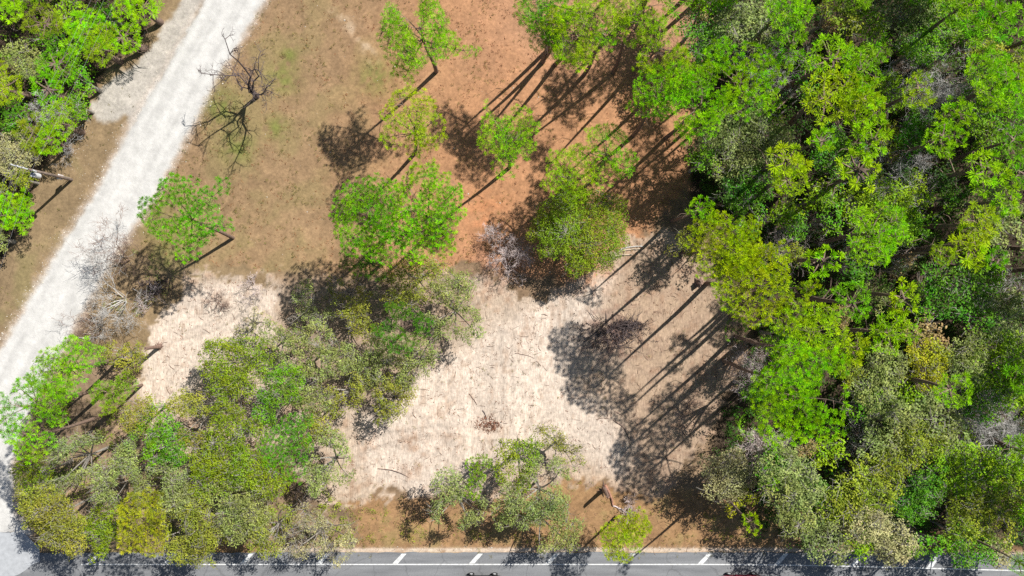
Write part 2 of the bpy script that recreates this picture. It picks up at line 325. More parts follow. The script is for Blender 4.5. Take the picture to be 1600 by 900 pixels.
# ------------------------------------------------------------------ tree growth
def crown_points(rng, lobes, spacing, inner=.35, zmin=-.35, nmax=900, lumpy=.45, gap=-1.75):
    pts = np.zeros((0, 3)); outs = np.zeros((0, 3)); L_ = np.array(lobes, float)
    area = (L_[:, 3] * L_[:, 4]); per = area / area.sum()
    P = []; D = []
    cand = int(min(14000, 150 * area.sum() / spacing ** 2))
    for li, (x, y, z, rx, ry, rz) in enumerate(lobes):
        nc = int(cand * per[li]) + 20
        d = rng.normal(size=(nc, 3)); d /= np.linalg.norm(d, axis=1)[:, None]
        d[:, 2] = np.where(d[:, 2] < zmin, np.abs(d[:, 2]), d[:, 2])
        lump = np.zeros(nc)
        for _ in range(5):
            k = rng.normal(size=3) * 3.2; lump += np.cos(d @ k + rng.uniform(0, 6.28)) / 5
        lump = .88 + lumpy * lump
        r = np.where(rng.random(nc) < inner, rng.uniform(.35, .85, nc), rng.uniform(.86, 1.0, nc)) * lump
        p = np.array([x, y, z]) + d * r[:, None] * np.array([rx, ry, rz])
        P.append(p); D.append(d * np.array([1 / rx, 1 / ry, 1 / rz]))
    P = np.concatenate(P); D = np.concatenate(D); D /= np.linalg.norm(D, axis=1)[:, None]
    o = rng.permutation(len(P)); P = P[o]; D = D[o]
    # open gaps eaten out of the crown
    g = rng.normal(size=(4, 3)) ; ctr = L_[:, :3].mean(0); sz = L_[:, 3:].max()
    q = np.zeros(len(P))
    for k in g: q += np.cos((P - ctr) @ (k * 2.6 / sz) + rng.uniform(0, 6.28))
    P = P[q > gap]; D = D[q > gap]
    keep = []; cell = {}; s2 = spacing ** 2
    for i in range(len(P)):
        a = P[i]; c = (int(math.floor(a[0] / spacing)), int(math.floor(a[1] / spacing)), int(math.floor(a[2] / spacing))); ok = True
        for dx in (-1, 0, 1):
            for dy in (-1, 0, 1):
                for dz in (-1, 0, 1):
                    for j in cell.get((c[0] + dx, c[1] + dy, c[2] + dz), ()):
                        b = P[j]
                        if (a[0] - b[0]) ** 2 + (a[1] - b[1]) ** 2 + (a[2] - b[2]) ** 2 < s2: ok = False; break
                    if not ok: break
                if not ok: break
            if not ok: break
        if ok:
            cell.setdefault(c, []).append(i); keep.append(i)
            if len(keep) >= nmax: break
    return P[keep], D[keep]

def limbs_for(rng, pts, axis_pt, top_z, lo_z, n_limb, r_limb, sag=.15):
    """limbs from the trunk axis (a function of z) to spread tips, then a twig to every point"""
    n = len(pts); n_limb = min(n_limb, n)
    tips = [rng.integers(n)]
    d = np.linalg.norm(pts - pts[tips[0]], axis=1)
    for _ in range(n_limb - 1):
        j = int(np.argmax(d * rng.uniform(.85, 1.15, n))); tips.append(j); d = np.minimum(d, np.linalg.norm(pts - pts[j], axis=1))
    segs = []; samp = []; srad = []
    for j in tips:
        tp = pts[j]; hd = math.hypot(tp[0] - axis_pt(tp[2])[0], tp[1] - axis_pt(tp[2])[1])
        z0 = min(max(tp[2] - hd * rng.uniform(.25, .75), lo_z), top_z); p0 = axis_pt(z0)
        mid = (p0 + tp) / 2 + rng.normal(size=3) * hd * .10 + np.array([0, 0, hd * sag])
        b = bez(p0, mid, tp * .96 + p0 * .04, 7); r = r_limb * rng.uniform(.7, 1.1)
        segs += chain(b, r, .018); samp.append(b[1:]); srad.append(np.linspace(r, .02, 7)[1:])
    samp = np.concatenate(samp); srad = np.concatenate(srad)
    dd = np.linalg.norm(pts[:, None, :] - samp[None], axis=2) + .25 * np.maximum(0, samp[None, :, 2] - pts[:, None, 2])
    k = np.argmin(dd, 1)
    for i in range(n):
        a_ = samp[k[i]]; b_ = pts[i]
        if np.linalg.norm(b_ - a_) < .08: continue
        mid = (a_ + b_) / 2 + rng.normal(size=3) * .12 * np.linalg.norm(b_ - a_)
        r = min(srad[k[i]] * .7, .035) + .006
        segs += chain([a_, mid, b_], r, .010)
    return segs

def needles(rng, P, D, L0, per, width, up=.35, spread=.75, hueA=None):
    n = len(P); c = np.repeat(P, per, 0); o = np.repeat(D, per, 0)
    d = o * (1 - up) + np.array([0, 0, up]) + rng.normal(size=(n * per, 3)) * spread
    d /= np.linalg.norm(d, axis=1)[:, None]
    ln = L0 * rng.uniform(.6, 1.15, n * per)[:, None] * np.repeat(rng.uniform(.8, 1.2, n), per)[:, None]
    s = np.cross(d, np.array([0, 0, 1.]) + rng.normal(size=(n * per, 3)) * .55); s /= np.linalg.norm(s, axis=1)[:, None] + 1e-9
    a = c + d * ln + s * width / 2; b = c + d * ln * .93 - s * width / 2; t = c + d * .03
    V = np.stack([a, b, t], 1).reshape(-1, 3); T = np.arange(n * per * 3).reshape(-1, 3)
    return V, T
def leaves(rng, P, D, rad, per, size, flat=.75):
    n = len(P); c = np.repeat(P, per, 0)
    off = rng.normal(size=(n * per, 3)); off /= np.linalg.norm(off, axis=1)[:, None]
    r = rad * rng.random(n * per)[:, None] ** .45 * np.repeat(rng.uniform(.7, 1.25, n), per)[:, None]
    q = c + off * r * np.array([1, 1, flat])
    nrm = off * .5 + np.array([.15, .13, .75]) + rng.normal(size=off.shape) * .42; nrm /= np.linalg.norm(nrm, axis=1)[:, None]
    u = np.cross(nrm, rng.normal(size=off.shape)); u /= np.linalg.norm(u, axis=1)[:, None] + 1e-9; w = np.cross(nrm, u)
    sz = (size * rng.uniform(.6, 1.3, n * per))[:, None]
    a = q - u * sz * .6; b = q + w * sz * .34 - u * sz * .05; t = q + u * sz * .6; b2 = q - w * sz * .34 + u * sz * .05
    V = np.stack([a, b2, t, b], 1).reshape(-1, 4, 3).reshape(-1, 3); Q = np.arange(n * per * 4).reshape(-1, 4)
    return V, Q
def shade_attrs(rng, P, per, nv, vv=.22, hh=.5):
    """colour variation: patches through the crown and a value for each tuft, a little for each leaf"""
    f = np.zeros(len(P)); g = np.zeros(len(P)); sz = max(1.5, P[:, :2].std() * 2)
    for _ in range(3):
        f += np.cos(P @ (rng.normal(size=3) * 3.2 / sz) + rng.uniform(0, 6.28)) / 3
        g += np.cos(P @ (rng.normal(size=3) * 2.4 / sz) + rng.uniform(0, 6.28)) / 3
    v = 1 + vv * .6 * f + rng.normal(size=len(P)) * vv * .6; h = .5 + hh * .5 * g + rng.normal(size=len(P)) * .12 * hh * 2
    v = np.repeat(v, per) * (1 + rng.normal(size=len(P) * per) * .13); h = np.repeat(h, per)
    return {"v": ('FLOAT', np.repeat(np.clip(v, .35, 1.7), nv)), "h": ('FLOAT', np.repeat(np.clip(h, 0, 1), nv))}

def grow(kind, rng, H, lobes, base=(0, 0), style=None):
    """meshes of a tree: trunk, branches, crown. lobes in tree coordinates, trunk foot at the origin"""
    st = dict(style or {}); L_ = np.array(lobes, float); ctr = (L_[:, :3] * (L_[:, 3:4])).sum(0) / L_[:, 3].sum()
    R = math.sqrt((L_[:, 3] * L_[:, 4]).sum()); topz = (L_[:, 2] + L_[:, 5]).max()
    if kind == 'pine':
        sp = st.get('sp', .46); P, D = crown_points(rng, lobes, sp, inner=.22, zmin=-.15, nmax=st.get('nmax', 520), lumpy=st.get('lumpy', .48), gap=st.get('gap', -1.7))
        pt = lambda z: np.array([ctr[0] * np.clip(z / ctr[2], 0, 1) + .08 * math.sin(z * .5), ctr[1] * np.clip(z / ctr[2], 0, 1) + .08 * math.cos(z * .4) - .08, z])
        zz = np.linspace(-.15, topz - .5, 12); tv = smooth_tube([pt(z) for z in zz], np.linspace(.13 + .008 * H, .05, 12) * st.get('girth', 1), 7)
        segs = limbs_for(rng, P, pt, topz - .5, ctr[2] - L_[:, 5].max() * 1.1, 12, .085, sag=-.02)
        snag = []
        for _ in range(5):                                            # dead snags under the crown
            z = rng.uniform(.45, .75) * ctr[2]; an = rng.uniform(0, 6.28); p0 = pt(z); l = rng.uniform(.6, 1.8)
            snag += chain([p0, p0 + l * .6 * np.array([math.cos(an), math.sin(an), .1]), p0 + l * np.array([math.cos(an + .3), math.sin(an + .3), .35])], .035, .01)
        sv_, sq_ = tubes(snag, 3); tv = (np.concatenate([tv[0], sv_]), np.concatenate([tv[1], sq_ + len(tv[0])]))
        per = int(st.get('per', 36) * 1.45); cv, ct = needles(rng, P, D, st.get('len', .36), per, st.get('w', .055) * .62, st.get('up', .35), st.get('spread', .8))
        cr = mesh_np("crown", cv, tris=ct, attrs=shade_attrs(rng, P, per, 3, .26, .8), mat=M['needle'])
    else:
        sp = st.get('sp', .58); P, D = crown_points(rng, lobes, sp, inner=.35, zmin=-.3, nmax=st.get('nmax', 480), lumpy=st.get('lumpy', .62), gap=st.get('gap', -1.05))
        fork = max(.8, ctr[2] * .33)
        def pt(z):
            t = sm(fork * .6, topz, z); return np.array([ctr[0] * t * .8, ctr[1] * t * .8, z])
        zz = np.linspace(-.15, fork + .25 * (topz - fork), 6); tv = smooth_tube([pt(z) for z in zz], np.linspace(.10 + .010 * H, .08, 6), 8)
        segs = limbs_for(rng, P, pt, fork + .25 * (topz - fork), fork, 10, .12, sag=.12)
        k = rng.permutation(len(P))[:int(len(P) * st.get('bare', .25))]    # bare twig ends poking out
        for i in k:
            for _ in range(3):
                d = D[i] * .6 + rng.normal(size=3) * .5 + np.array([0, 0, .5]); d /= np.linalg.norm(d)
                segs += chain([P[i], P[i] + d * .45, P[i] + d * .85 + rng.normal(size=3) * .12], .016, .007)
        per = st.get('per', 34); keep = rng.random(len(P)) < st.get('leafy', .93); PL = P[keep]
        cv, cq = leaves(rng, PL, D[keep], st.get('rad', .46), per, st.get('leaf', .15))
        cr = mesh_np("crown", cv, quads=cq, attrs=shade_attrs(rng, PL, per, 4, .30, .9), mat=M['leaf'])
    tr = mesh_np("trunk", tv[0], quads=tv[1], mat=M['bark'], smooth=True)
    bv, bq = tubes(segs, 3); br = mesh_np("branches", bv, quads=bq, mat=M['bark'])
    return tr, br, cr
def grow_bare(rng, H, R, stems=4, levels=5, r0=.09, lift=.5, lean=(0, 0), twig=.006, flare=1.0):
    segs = []; trunk = []
    def go(p, d, l, r, lev):
        n = 3; pts = [p]; dd = d
        for i in range(n):
            dd = dd + rng.normal(size=3) * .20 + np.array([0, 0, .06 * lift]); dd /= np.linalg.norm(dd); pts.append(pts[-1] + dd * l / n)
        r1 = max(r * .6, twig); (trunk if lev == 0 else segs).extend(chain(pts, r, r1))
        if lev >= levels: return
        k = rng.integers(2, 4) + (1 if lev > 1 else 0)
        for i in range(k):
            f = rng.uniform(.3, 1.0) if i else 1.0; q = pts[min(n, int(f * n + .5))]
            nd = dd + rng.normal(size=3) * np.array([.75, .75, .45]) * flare; nd /= np.linalg.norm(nd)
            go(q, nd, l * rng.uniform(.55, .85), max(r1 * rng.uniform(.6, .9), twig), lev + 1)
    for s_ in range(stems):
        an = 6.28 * s_ / stems + rng.uniform(-.5, .5); d = np.array([math.cos(an) * R / H * .8 + lean[0], math.sin(an) * R / H * .8 + lean[1], 1.]); d /= np.linalg.norm(d)
        go(np.array([math.cos(an) * .1, math.sin(an) * .1, -.1]), d, H * .34, r0 * rng.uniform(.7, 1.1), 0)
    A = np.array(segs); tv, tq = tubes(trunk, 6); bv, bq = tubes(A, 3)
    return mesh_np("trunk", tv, quads=tq, mat=M['bark']), mesh_np("branches", bv, quads=bq, mat=M['bark'])

TINT = dict(
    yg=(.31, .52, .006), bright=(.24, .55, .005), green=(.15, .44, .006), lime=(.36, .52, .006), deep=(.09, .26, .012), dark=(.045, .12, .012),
    gold=(.37, .41, .018), mossy=(.20, .30, .012), drab=(.27, .30, .035), olive=(.265, .34, .026), grey=(.26, .32, .085), sage=(.25, .32, .095), oak=(.14, .34, .010), moss=(.225, .41, .010),
    tan=(.40, .32, .12), rust=(.36, .27, .11), pale=(.40, .39, .17))
BARK = dict(pine=(.17, .115, .085), oak=(.27, .245, .21), white=(.43, .41, .39), grey=(.44, .42, .39), dark=(.10, .075, .072), pink=(.48, .40, .38), brown=(.20, .13, .10))
def set_thing(o, label, cat, group=None):
    o['label'] = label; o['category'] = cat
    if group: o['group'] = group
    return o
def empty(name, loc, rz=0, sc_=(1, 1, 1)):
    e = bpy.data.objects.new(name, None); COL.objects.link(e); e.location = loc; e.rotation_euler = (0, 0, rz); e.scale = sc_
    e.empty_display_size = .5; return e
def place(name, meshes, loc, rz, scl, tint, bark, label, group=None, cat='tree'):
    e = empty(name, loc, rz, scl)
    for nm, me in zip(('trunk', 'branches', 'crown'), meshes):
        link(nm, me, e, color=TINT[tint] if nm == 'crown' else BARK[bark])
    return set_thing(e, label, cat, group)
def gz(x, y):
    return float(ground_at(np.array([x]), np.array([y]))[1][0])

# ------------------------------------------------------------------ the ground: one relief sheet, cut into ground, dirt road and sand
def axis(a, b, step, far):
    core = np.arange(a, b + 1e-6, step); out = []; d = step; x = b
    while x < far: d *= 1.22; x += d; out.append(x)
    hi = np.array(out); lo = np.array([a - (v - b) for v in out])[::-1]
    return np.concatenate([lo, core, hi])
gx = axis(-60, 60, .24, 900); gy = axis(-34, 35, .24, 900)
GX, GY = np.meshgrid(gx, gy); nx, ny = len(gx), len(gy)
gc, gzv, sdr, ms_, mst_, gpx, gpy = ground_at(GX.ravel(), GY.ravel())
V = np.stack([GX.ravel(), GY.ravel(), gzv], 1)
ii = np.arange(ny - 1)[:, None] * nx + np.arange(nx - 1)[None]; Q = np.stack([ii, ii + 1, ii + nx + 1, ii + nx], -1).reshape(-1, 4)
qc = Q[:, 0]; is_road = sdr[qc] > 0; is_strip = (~is_road) & (mst_[qc] > .5); is_sand = (ms_[qc] > .5) & ~is_road
sandy = ms_ * .9; paved = sm(-2, 3, sdr) * .75
rgba = np.concatenate([gc, np.ones((len(gc), 1))], 1)
def cut(name, sel):
    q = Q[sel]; used, inv = np.unique(q.ravel(), return_inverse=True)
    me = mesh_np(name, V[used], quads=inv.reshape(-1, 4), attrs={"gcol": ('FLOAT_COLOR', rgba[used]), "sandy": ('FLOAT', sandy[used]), "paved": ('FLOAT', paved[used])}, mat=M['ground'], smooth=True)
    return link(name, me, kind='structure')
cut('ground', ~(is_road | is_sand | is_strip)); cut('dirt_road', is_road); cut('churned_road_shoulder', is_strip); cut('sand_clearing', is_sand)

# ------------------------------------------------------------------ asphalt road, its apron and its markings
def road_y(px):                                       # photograph rows of the asphalt edge and the white line
    b = 10 * sm(1050, 1750, px) ** 1.3
    return 863 + .35 * b, 881.8 + 1.15 * b
def strip_mesh(name, xs, ya, yb, z, mat, parent=None, kind=None):
    """a sheet between rows ya(x) and yb(x) of the photograph"""
    v = []
    for x, a_, b_ in zip(xs, ya, yb):
        v.append([(x - 800) * S, (450 - a_) * S, z]); v.append([(x - 800) * S, (450 - b_) * S, z])
    n = len(xs); q = [(2 * i, 2 * i + 1, 2 * i + 3, 2 * i + 2) for i in range(n - 1)]
    o = link(name, mesh_np(name, v, quads=q, mat=mat), parent)
    if kind: o['kind'] = kind
    return o
xs = np.concatenate([np.linspace(-4000, -120, 10), np.arange(-100, 1760, 5), np.linspace(1800, 6000, 10)])
wob = (fbm(xs / 14, xs * 0, 9, 3) - .5) * 3.2
flare = -34 * sm(70, -10, xs) * sm(-200, -100, xs)
ya = road_y(xs)[0] + wob * (xs > 60); ya = np.where(xs < 60, 858 + flare + wob, ya); ya = np.where(xs < -200, 860, ya)
lo_ = np.full(len(xs), 1030.0)
asph = strip_mesh('asphalt_road', xs, ya, lo_, .016, M['asphalt'], kind='structure')
# pale apron where the dirt road meets the asphalt
axs = np.arange(-110, 66, 4.0)
av = strip_mesh('concrete_apron', axs, 831 + 1.5 * np.sin(axs / 7.) + 20 * sm(30, 64, axs), 900 - 22 * sm(20, 64, axs) , .021, M['concrete'], kind='structure')
lx = np.arange(127, 1760, 8.0); ly = road_y(lx)[1]
strip_mesh('edge_line', lx, ly - .85, ly + .85, .021, M['paint'], kind='structure')
def hatch(px, name='hatch_line'):
    t, b = road_y(np.array([float(px)])); t = t[0] + 2.0; b = b[0] - 1.4
    v = [at(px, b), at(px + 8.5, b), at(px + 22, t), at(px + 14.5, t)]
    for p_ in v: p_[2] = .021
    return link(name, mesh_np(name, v, quads=[(0, 1, 2, 3)], mat=M['paint']), kind='structure')
for k in range(-3, 9): hatch(494 + 119.3 * k)
# centre line, below the frame
cx_ = np.arange(-200, 1800, 40.0)
strip_mesh('centre_line', cx_, np.full(len(cx_), 933.0), np.full(len(cx_), 935.2), .021, plain("yellow_road_paint", (.6, .42, .04), .6), kind='structure')

# ------------------------------------------------------------------ trees one can tell apart, each grown to its own outline
rs = lambda s: np.random.default_rng(s)
def lobes_at(zc, ls, flat, foot):
    k = S * (CAM_H - zc) / CAM_H; out = []
    for l in ls:
        px, py, r = l[:3]; dz = l[3] if len(l) > 3 else 0
        c = at(px, py, zc + dz); out.append((c[0] - foot[0], c[1] - foot[1], zc + dz, r * k * 1.28, r * k * 1.28, max(.6, r * k * flat * 1.15)))
    return out
seed = [100]
def U(kind, zc, ls, tint, label, bark=None, base=None, group=None, style=None, flat=None, name=None):
    seed[0] += 1; r = rs(seed[0]); flat = flat or (.55 if kind == 'pine' else .6)
    W = [l[2] ** 2 for l in ls]; c = np.average([l[:2] for l in ls], axis=0, weights=W)
    ft = at(*(base or ()), 0) if base else at(c[0], c[1], zc)
    x, y = float(ft[0]), float(ft[1]); z = gz(x, y)
    lob = lobes_at(zc, ls, flat, (x, y)); H = zc + max(l[5] for l in lob)
    return place(name or (kind + '_tree'), grow(kind, r, H, lob, style=style), (x, y, z), 0, (1, 1, 1), tint, bark or kind, label, group)

SOFT = dict(lumpy=.6, gap=-1.0, sp=.44, len=.38, w=.045, per=34, spread=.85, up=.2)
U('pine', 13, [(642, 22, 38), (690, 18, 28), (664, 60, 34), (628, 66, 26, -1), (638, 104, 20, -2), (700, 70, 22, -1), (733, 80, 9, -1.5), (612, 40, 15)], 'bright', "tall open pine at the top of the meadow, bare trunk showing below", base=(682, 112), style=SOFT)
U('pine', 13, [(840, 12, 34), (818, 40, 16, -1), (868, 40, 26), (846, 62, 14, -2)], 'green', "open pine on the top edge, leftmost of the clump left of the woods", base=(858, 76), style=SOFT)
U('pine', 14, [(905, 50, 36), (885, 85, 20, -2), (930, 20, 30), (918, 85, 12, -1)], 'yg', "broad yellow-green pine leaning over two long parallel trunk shadows", base=(868, 100), style=SOFT)
U('pine', 14, [(990, 10, 30), (1010, 28, 26), (968, 25, 26), (992, 42, 20, -1), (965, 68, 9, -2)], 'yg', "top edge pine with one visible stem and a thin forked shadow on orange straw", base=(958, 114), style=SOFT)
U('pine', 14, [(1030, 55, 24), (1042, 78, 24), (1020, 90, 20), (1005, 102, 10, -2)], 'yg', "slender yellow-green pine just left of the black shadow at the edge of the woods", base=(993, 107), style=SOFT)
U('pine', 13.5, [(1020, 135, 26), (1045, 140, 30), (1002, 165, 18, -1), (1030, 170, 18, -1)], 'bright', "left one of two joined round pines standing out from the edge of the woods", base=(990, 212))
U('pine', 14, [(1088, 142, 36), (1092, 180, 30), (1068, 208, 15, -1), (1110, 160, 24)], 'bright', "right one of two joined round pines, bright green with dense tufts", base=(1040, 216))
U('pine', 11, [(655, 172, 28), (632, 182, 24), (668, 195, 22), (648, 230, 14, -1.5), (612, 213, 14, -1), (672, 215, 18, -1), (662, 245, 12, -2)], 'lime', "yellow-tinted pine in the meadow just above the big paired pines", base=(648, 240), style=SOFT)
U('pine', 12, [(782, 185, 22), (812, 195, 22), (768, 215, 20), (795, 222, 26), (788, 258, 14, -1.5), (818, 225, 18)], 'bright', "small pine alone in the middle of the orange straw between long shadows", base=(796, 262), style=SOFT)
U('pine', 9.5, [(958, 228, 24), (940, 220, 20), (972, 250, 18), (918, 238, 16, -1), (950, 268, 16, -1)], 'bright', "small bright pine right above the round oak, right one of a pair", base=(926, 282), style=SOFT)
U('pine', 9, [(885, 258, 26), (872, 280, 20), (905, 275, 22), (895, 300, 14, -1)], 'yg', "yellow-green pine half covering the top of the round oak", base=(872, 304), style=SOFT)
SLIM = dict(lumpy=.6, gap=-1.2, sp=.44, len=.36, w=.045, per=32)
U('pine', 12, [(872, 62, 13), (862, 75, 9, -1)], 'green', "slim small-crowned pine tucked below the broad yellow-green one at the top", base=(850, 92), style=SLIM)
U('pine', 14, [(940, 52, 15), (948, 66, 10, -1)], 'bright', "slim pine between the broad yellow-green pine and the single-stemmed one", base=(912, 118), style=SLIM)
U('pine', 14, [(862, 30, 15)], 'yg', "slim pine wedged between the two left crowns of the top clump", base=(848, 98), style=SLIM)
U('pine', 13, [(1052, 100, 15), (1046, 115, 10, -1)], 'yg', "slim pine right beside the black shadow at the woods' upper edge", base=(1008, 158), style=SLIM)
BIG = dict(gap=-2.0, lumpy=.42, sp=.45, nmax=900, per=42, len=.34, spread=.8)
U('pine', 12, [(560, 330, 34), (585, 345, 36), (555, 370, 28), (592, 378, 28, -1), (580, 300, 24), (605, 315, 28), (622, 360, 22, -.5), (550, 345, 26), (612, 395, 20, -1)], 'green', "left one of the two big touching green pines in the middle of the meadow", base=(612, 362), style=BIG)
U('pine', 12.5, [(660, 290, 30), (690, 305, 28), (680, 340, 30), (655, 325, 26), (700, 340, 18), (672, 372, 24, -1), (690, 378, 20, -1), (640, 350, 22), (650, 385, 20, -1), (635, 315, 22)], 'bright', "right one of the two big green pines, lighter green and next to the orange straw", base=(693, 345), style=BIG)
U('pine', 10, [(255, 330, 28), (275, 312, 28), (280, 355, 26), (305, 340, 26), (252, 350, 18), (300, 385, 20, -1), (272, 285, 12), (320, 310, 20), (345, 292, 12), (350, 350, 10), (325, 375, 14, -1)], 'green', "lone ragged pine beside the white road with a thick black trunk shadow", base=(364, 372), style=dict(sp=.45, nmax=700, per=42, len=.34))
U('pine', 16.5, [(1118, 368, 32), (1145, 392, 36), (1098, 375, 18), (1110, 410, 24), (1165, 365, 20)], 'lime', "yellow-green pine at the woods' edge above the long thin trunk shadows on the sand", style=BIG)
U('pine', 17, [(1175, 425, 42), (1200, 440, 32), (1150, 450, 32), (1205, 405, 24), (1185, 475, 26), (1210, 470, 20), (1155, 485, 12)], 'lime', "largest yellow-green tufted pine crown, at the woods' edge right of the shaded sand", style=BIG)
U('pine', 13, [(1098, 328, 16), (1086, 322, 10)], 'bright', "very small round pine crown above the yellow-green pines at the woods' edge")
U('pine', 13, [(1122, 95, 26), (1165, 95, 26), (1150, 130, 38), (1190, 120, 28), (1205, 112, 20), (1150, 155, 24), (1178, 150, 24), (1122, 130, 20)], 'bright', "big tufted pine crown in the upper woods beside the black gap, ragged with open notches", style=dict(sp=.54, nmax=800, len=.38, per=60, w=.052, gap=-1.5, lumpy=.55))
U('pine', 15, [(1245, 585, 36), (1285, 590, 34), (1210, 620, 32), (1250, 630, 40), (1295, 620, 28), (1215, 655, 26), (1285, 655, 26), (1245, 665, 24)], 'bright', "widest bright pine crown of the lower woods, full of round tufts", style=dict(sp=.54, nmax=900, len=.38, per=60, w=.052))
U('pine', 11, [(112, 560, 28), (88, 572, 24), (140, 555, 18), (100, 598, 24), (70, 590, 20)], 'bright', "bright pine right beside the white road above the south-west grove", style=dict(nmax=420))
U('pine', 14, [(62, 625, 28), (85, 640, 20), (45, 610, 18), (18, 632, 20), (20, 665, 18)], 'green', "pine overhanging the left edge of the photo at the bend of the white road", style=dict(nmax=420))
U('pine', 14, [(45, 690, 22), (66, 690, 16), (35, 665, 16)], 'bright', "small bright pine at the lower end of the white road just above the shaded apron", style=dict(nmax=300))
U('pine', 6.5, [(172, 612, 20), (195, 600, 14), (160, 632, 14)], 'moss', "small olive pine in the litter right of the roadside pines", style=dict(nmax=160))
U('pine', 6, [(448, 680, 26), (440, 710, 26), (462, 700, 20), (455, 735, 16), (478, 655, 10)], 'green', "smooth bright green pine crown on the right side of the south-west grove", style=dict(sp=.38, len=.26, nmax=420, w=.035))
U('pine', 9, [(212, 800, 24), (238, 790, 20), (225, 832, 26), (205, 842, 18), (240, 850, 16)], 'gold', "golden-yellow crown at the bottom of the south-west grove by the asphalt", style=dict(nmax=420))
U('pine', 7, [(965, 835, 18), (980, 852, 20), (962, 858, 16), (995, 812, 15), (1003, 822, 10)], 'lime', "small golden-green pine standing alone on the verge beside the asphalt", style=dict(nmax=300, sp=.36))
U('pine', 6, [(748, 722, 13), (745, 745, 12), (740, 765, 11)], 'moss', "narrow green crown poking up between the two grey-green oaks by the asphalt", style=dict(sp=.34, len=.24, nmax=160))
U('pine', 17, [(1222, 500, 14), (1232, 512, 12)], 'yg', "small high pine crown just right of the largest yellow-green crown's lower tip")
U('pine', 17, [(1240, 540, 14), (1230, 552, 12)], 'bright', "small high pine crown directly above the widest bright pine")
U('pine', 17, [(1238, 478, 16), (1250, 470, 12)], 'yg', "slim pine crown between the largest yellow-green crown and the broad soft pine")
U('pine', 16, [(1212, 585, 15), (1200, 598, 12)], 'bright', "slim pine crown at the upper left of the widest bright pine")
U('pine', 7.5, [(628, 498, 22), (648, 510, 20), (625, 530, 20), (598, 520, 14)], 'deep', "dark green pine in the middle thicket left of the sand", style=dict(nmax=300))
U('pine', 8, [(560, 400, 22), (590, 408, 20), (585, 425, 14)], 'deep', "dark green low crown tucked under the left big pine", style=dict(nmax=260))

OS = dict(gap=-.75, leafy=.86, sp=.42, nmax=700, per=28, leaf=.145, bare=.22)
U('oak', 4.6, [(880, 340, 34), (915, 330, 34), (945, 345, 26), (930, 375, 36), (875, 375, 30), (852, 360, 22, -1), (905, 395, 26), (960, 370, 18), (960, 325, 16)], 'mossy', "big round oak standing alone between the orange straw and the sand", style=dict(sp=.42, nmax=1000, per=34, leaf=.13, bare=.1, lumpy=.4, gap=-1.9))
U('oak', 5, [(640, 440, 30), (672, 425, 24), (612, 448, 18), (695, 432, 14)], 'drab', "olive oak with pale twigs directly below the big paired pines", style=OS)
U('oak', 5, [(705, 465, 28), (720, 500, 24), (692, 500, 20), (735, 510, 14)], 'grey', "hazy grey-green oak at the upper left corner of the open sand", style=dict(OS, leafy=.8))
U('oak', 4, [(555, 488, 20), (572, 515, 16), (540, 480, 12)], 'drab', "thin olive shrub oak in the shadow left of the dark green pine", style=OS)
U('oak', 4, [(595, 560, 30), (570, 580, 18), (625, 575, 20)], 'grey', "see-through grey oak on the left rim of the open sand", style=dict(OS, leafy=.75))
U('oak', 4, [(612, 622, 24), (600, 645, 16), (630, 612, 18)], 'drab', "small grey-brown oak poking into the sand below the see-through oak", style=dict(OS, leafy=.75))
U('oak', 5, [(490, 540, 26), (462, 530, 18), (520, 560, 24), (500, 575, 18)], 'grey', "grey twiggy oak between the two patches of bare sand", style=dict(OS, leafy=.7))
U('oak', 6, [(360, 560, 30), (385, 545, 22), (345, 585, 22), (375, 590, 26), (405, 570, 20)], 'mossy', "dense mid green oak just below the small patch of white sand", style=OS)
U('oak', 6, [(438, 610, 26), (425, 640, 20), (452, 590, 20)], 'oak', "dark green oak on the upper right of the south-west grove", style=OS)
U('oak', 6, [(300, 655, 26), (325, 675, 22), (285, 630, 18)], 'drab', "olive oak at the lower tip of the small white sand patch", style=OS)
U('oak', 6.5, [(362, 665, 28), (385, 690, 24), (345, 700, 20), (350, 640, 16)], 'mossy', "olive-green oak in the centre right of the grove beside a pale curved limb", style=OS)
U('oak', 6.5, [(250, 680, 30), (225, 695, 22), (275, 700, 22)], 'oak', "bright-leaved oak at the top centre of the south-west grove", style=OS)
U('oak', 6.5, [(120, 715, 30), (95, 740, 24), (145, 700, 20)], 'sage', "silvery oak with long pale limbs at the left of the grove", style=dict(OS, bare=.8, leafy=.8))
U('oak', 7, [(187, 735, 32), (165, 760, 24), (205, 755, 24)], 'grey', "grey-green oak showing forked white limbs in the grove's middle", style=dict(OS, bare=.7))
U('oak', 8, [(80, 800, 34), (60, 780, 22), (105, 825, 28), (55, 805, 20), (100, 850, 16)], 'drab', "yellowish oak at the south-west corner of the grove shading the pale apron", style=OS)
U('oak', 6, [(152, 835, 26), (135, 855, 16), (165, 812, 20)], 'mossy', "leafy green oak along the asphalt left of the golden crown", style=OS)
U('oak', 6.5, [(255, 755, 30), (280, 770, 24), (240, 738, 18)], 'sage', "pale green oak in the heart of the grove above the golden crown", style=OS)
U('oak', 6.5, [(300, 825, 32), (280, 850, 22), (325, 850, 24), (310, 795, 22)], 'drab', "light olive oak hanging over the white edge line", style=OS)
U('oak', 6.5, [(370, 800, 32), (395, 815, 22), (350, 780, 24), (385, 775, 20)], 'grey', "dense grey-olive oak in the lower right of the grove", style=OS)
U('oak', 6.5, [(393, 742, 28), (375, 725, 20), (418, 755, 20)], 'mossy', "yellow-green oak left of the smooth bright pine", style=OS)
U('oak', 4.5, [(500, 835, 28), (470, 845, 22), (530, 845, 22), (480, 815, 20)], 'pale', "straw-coloured see-through oak over the verge right of the grove", style=dict(OS, leafy=.55, bare=.9))
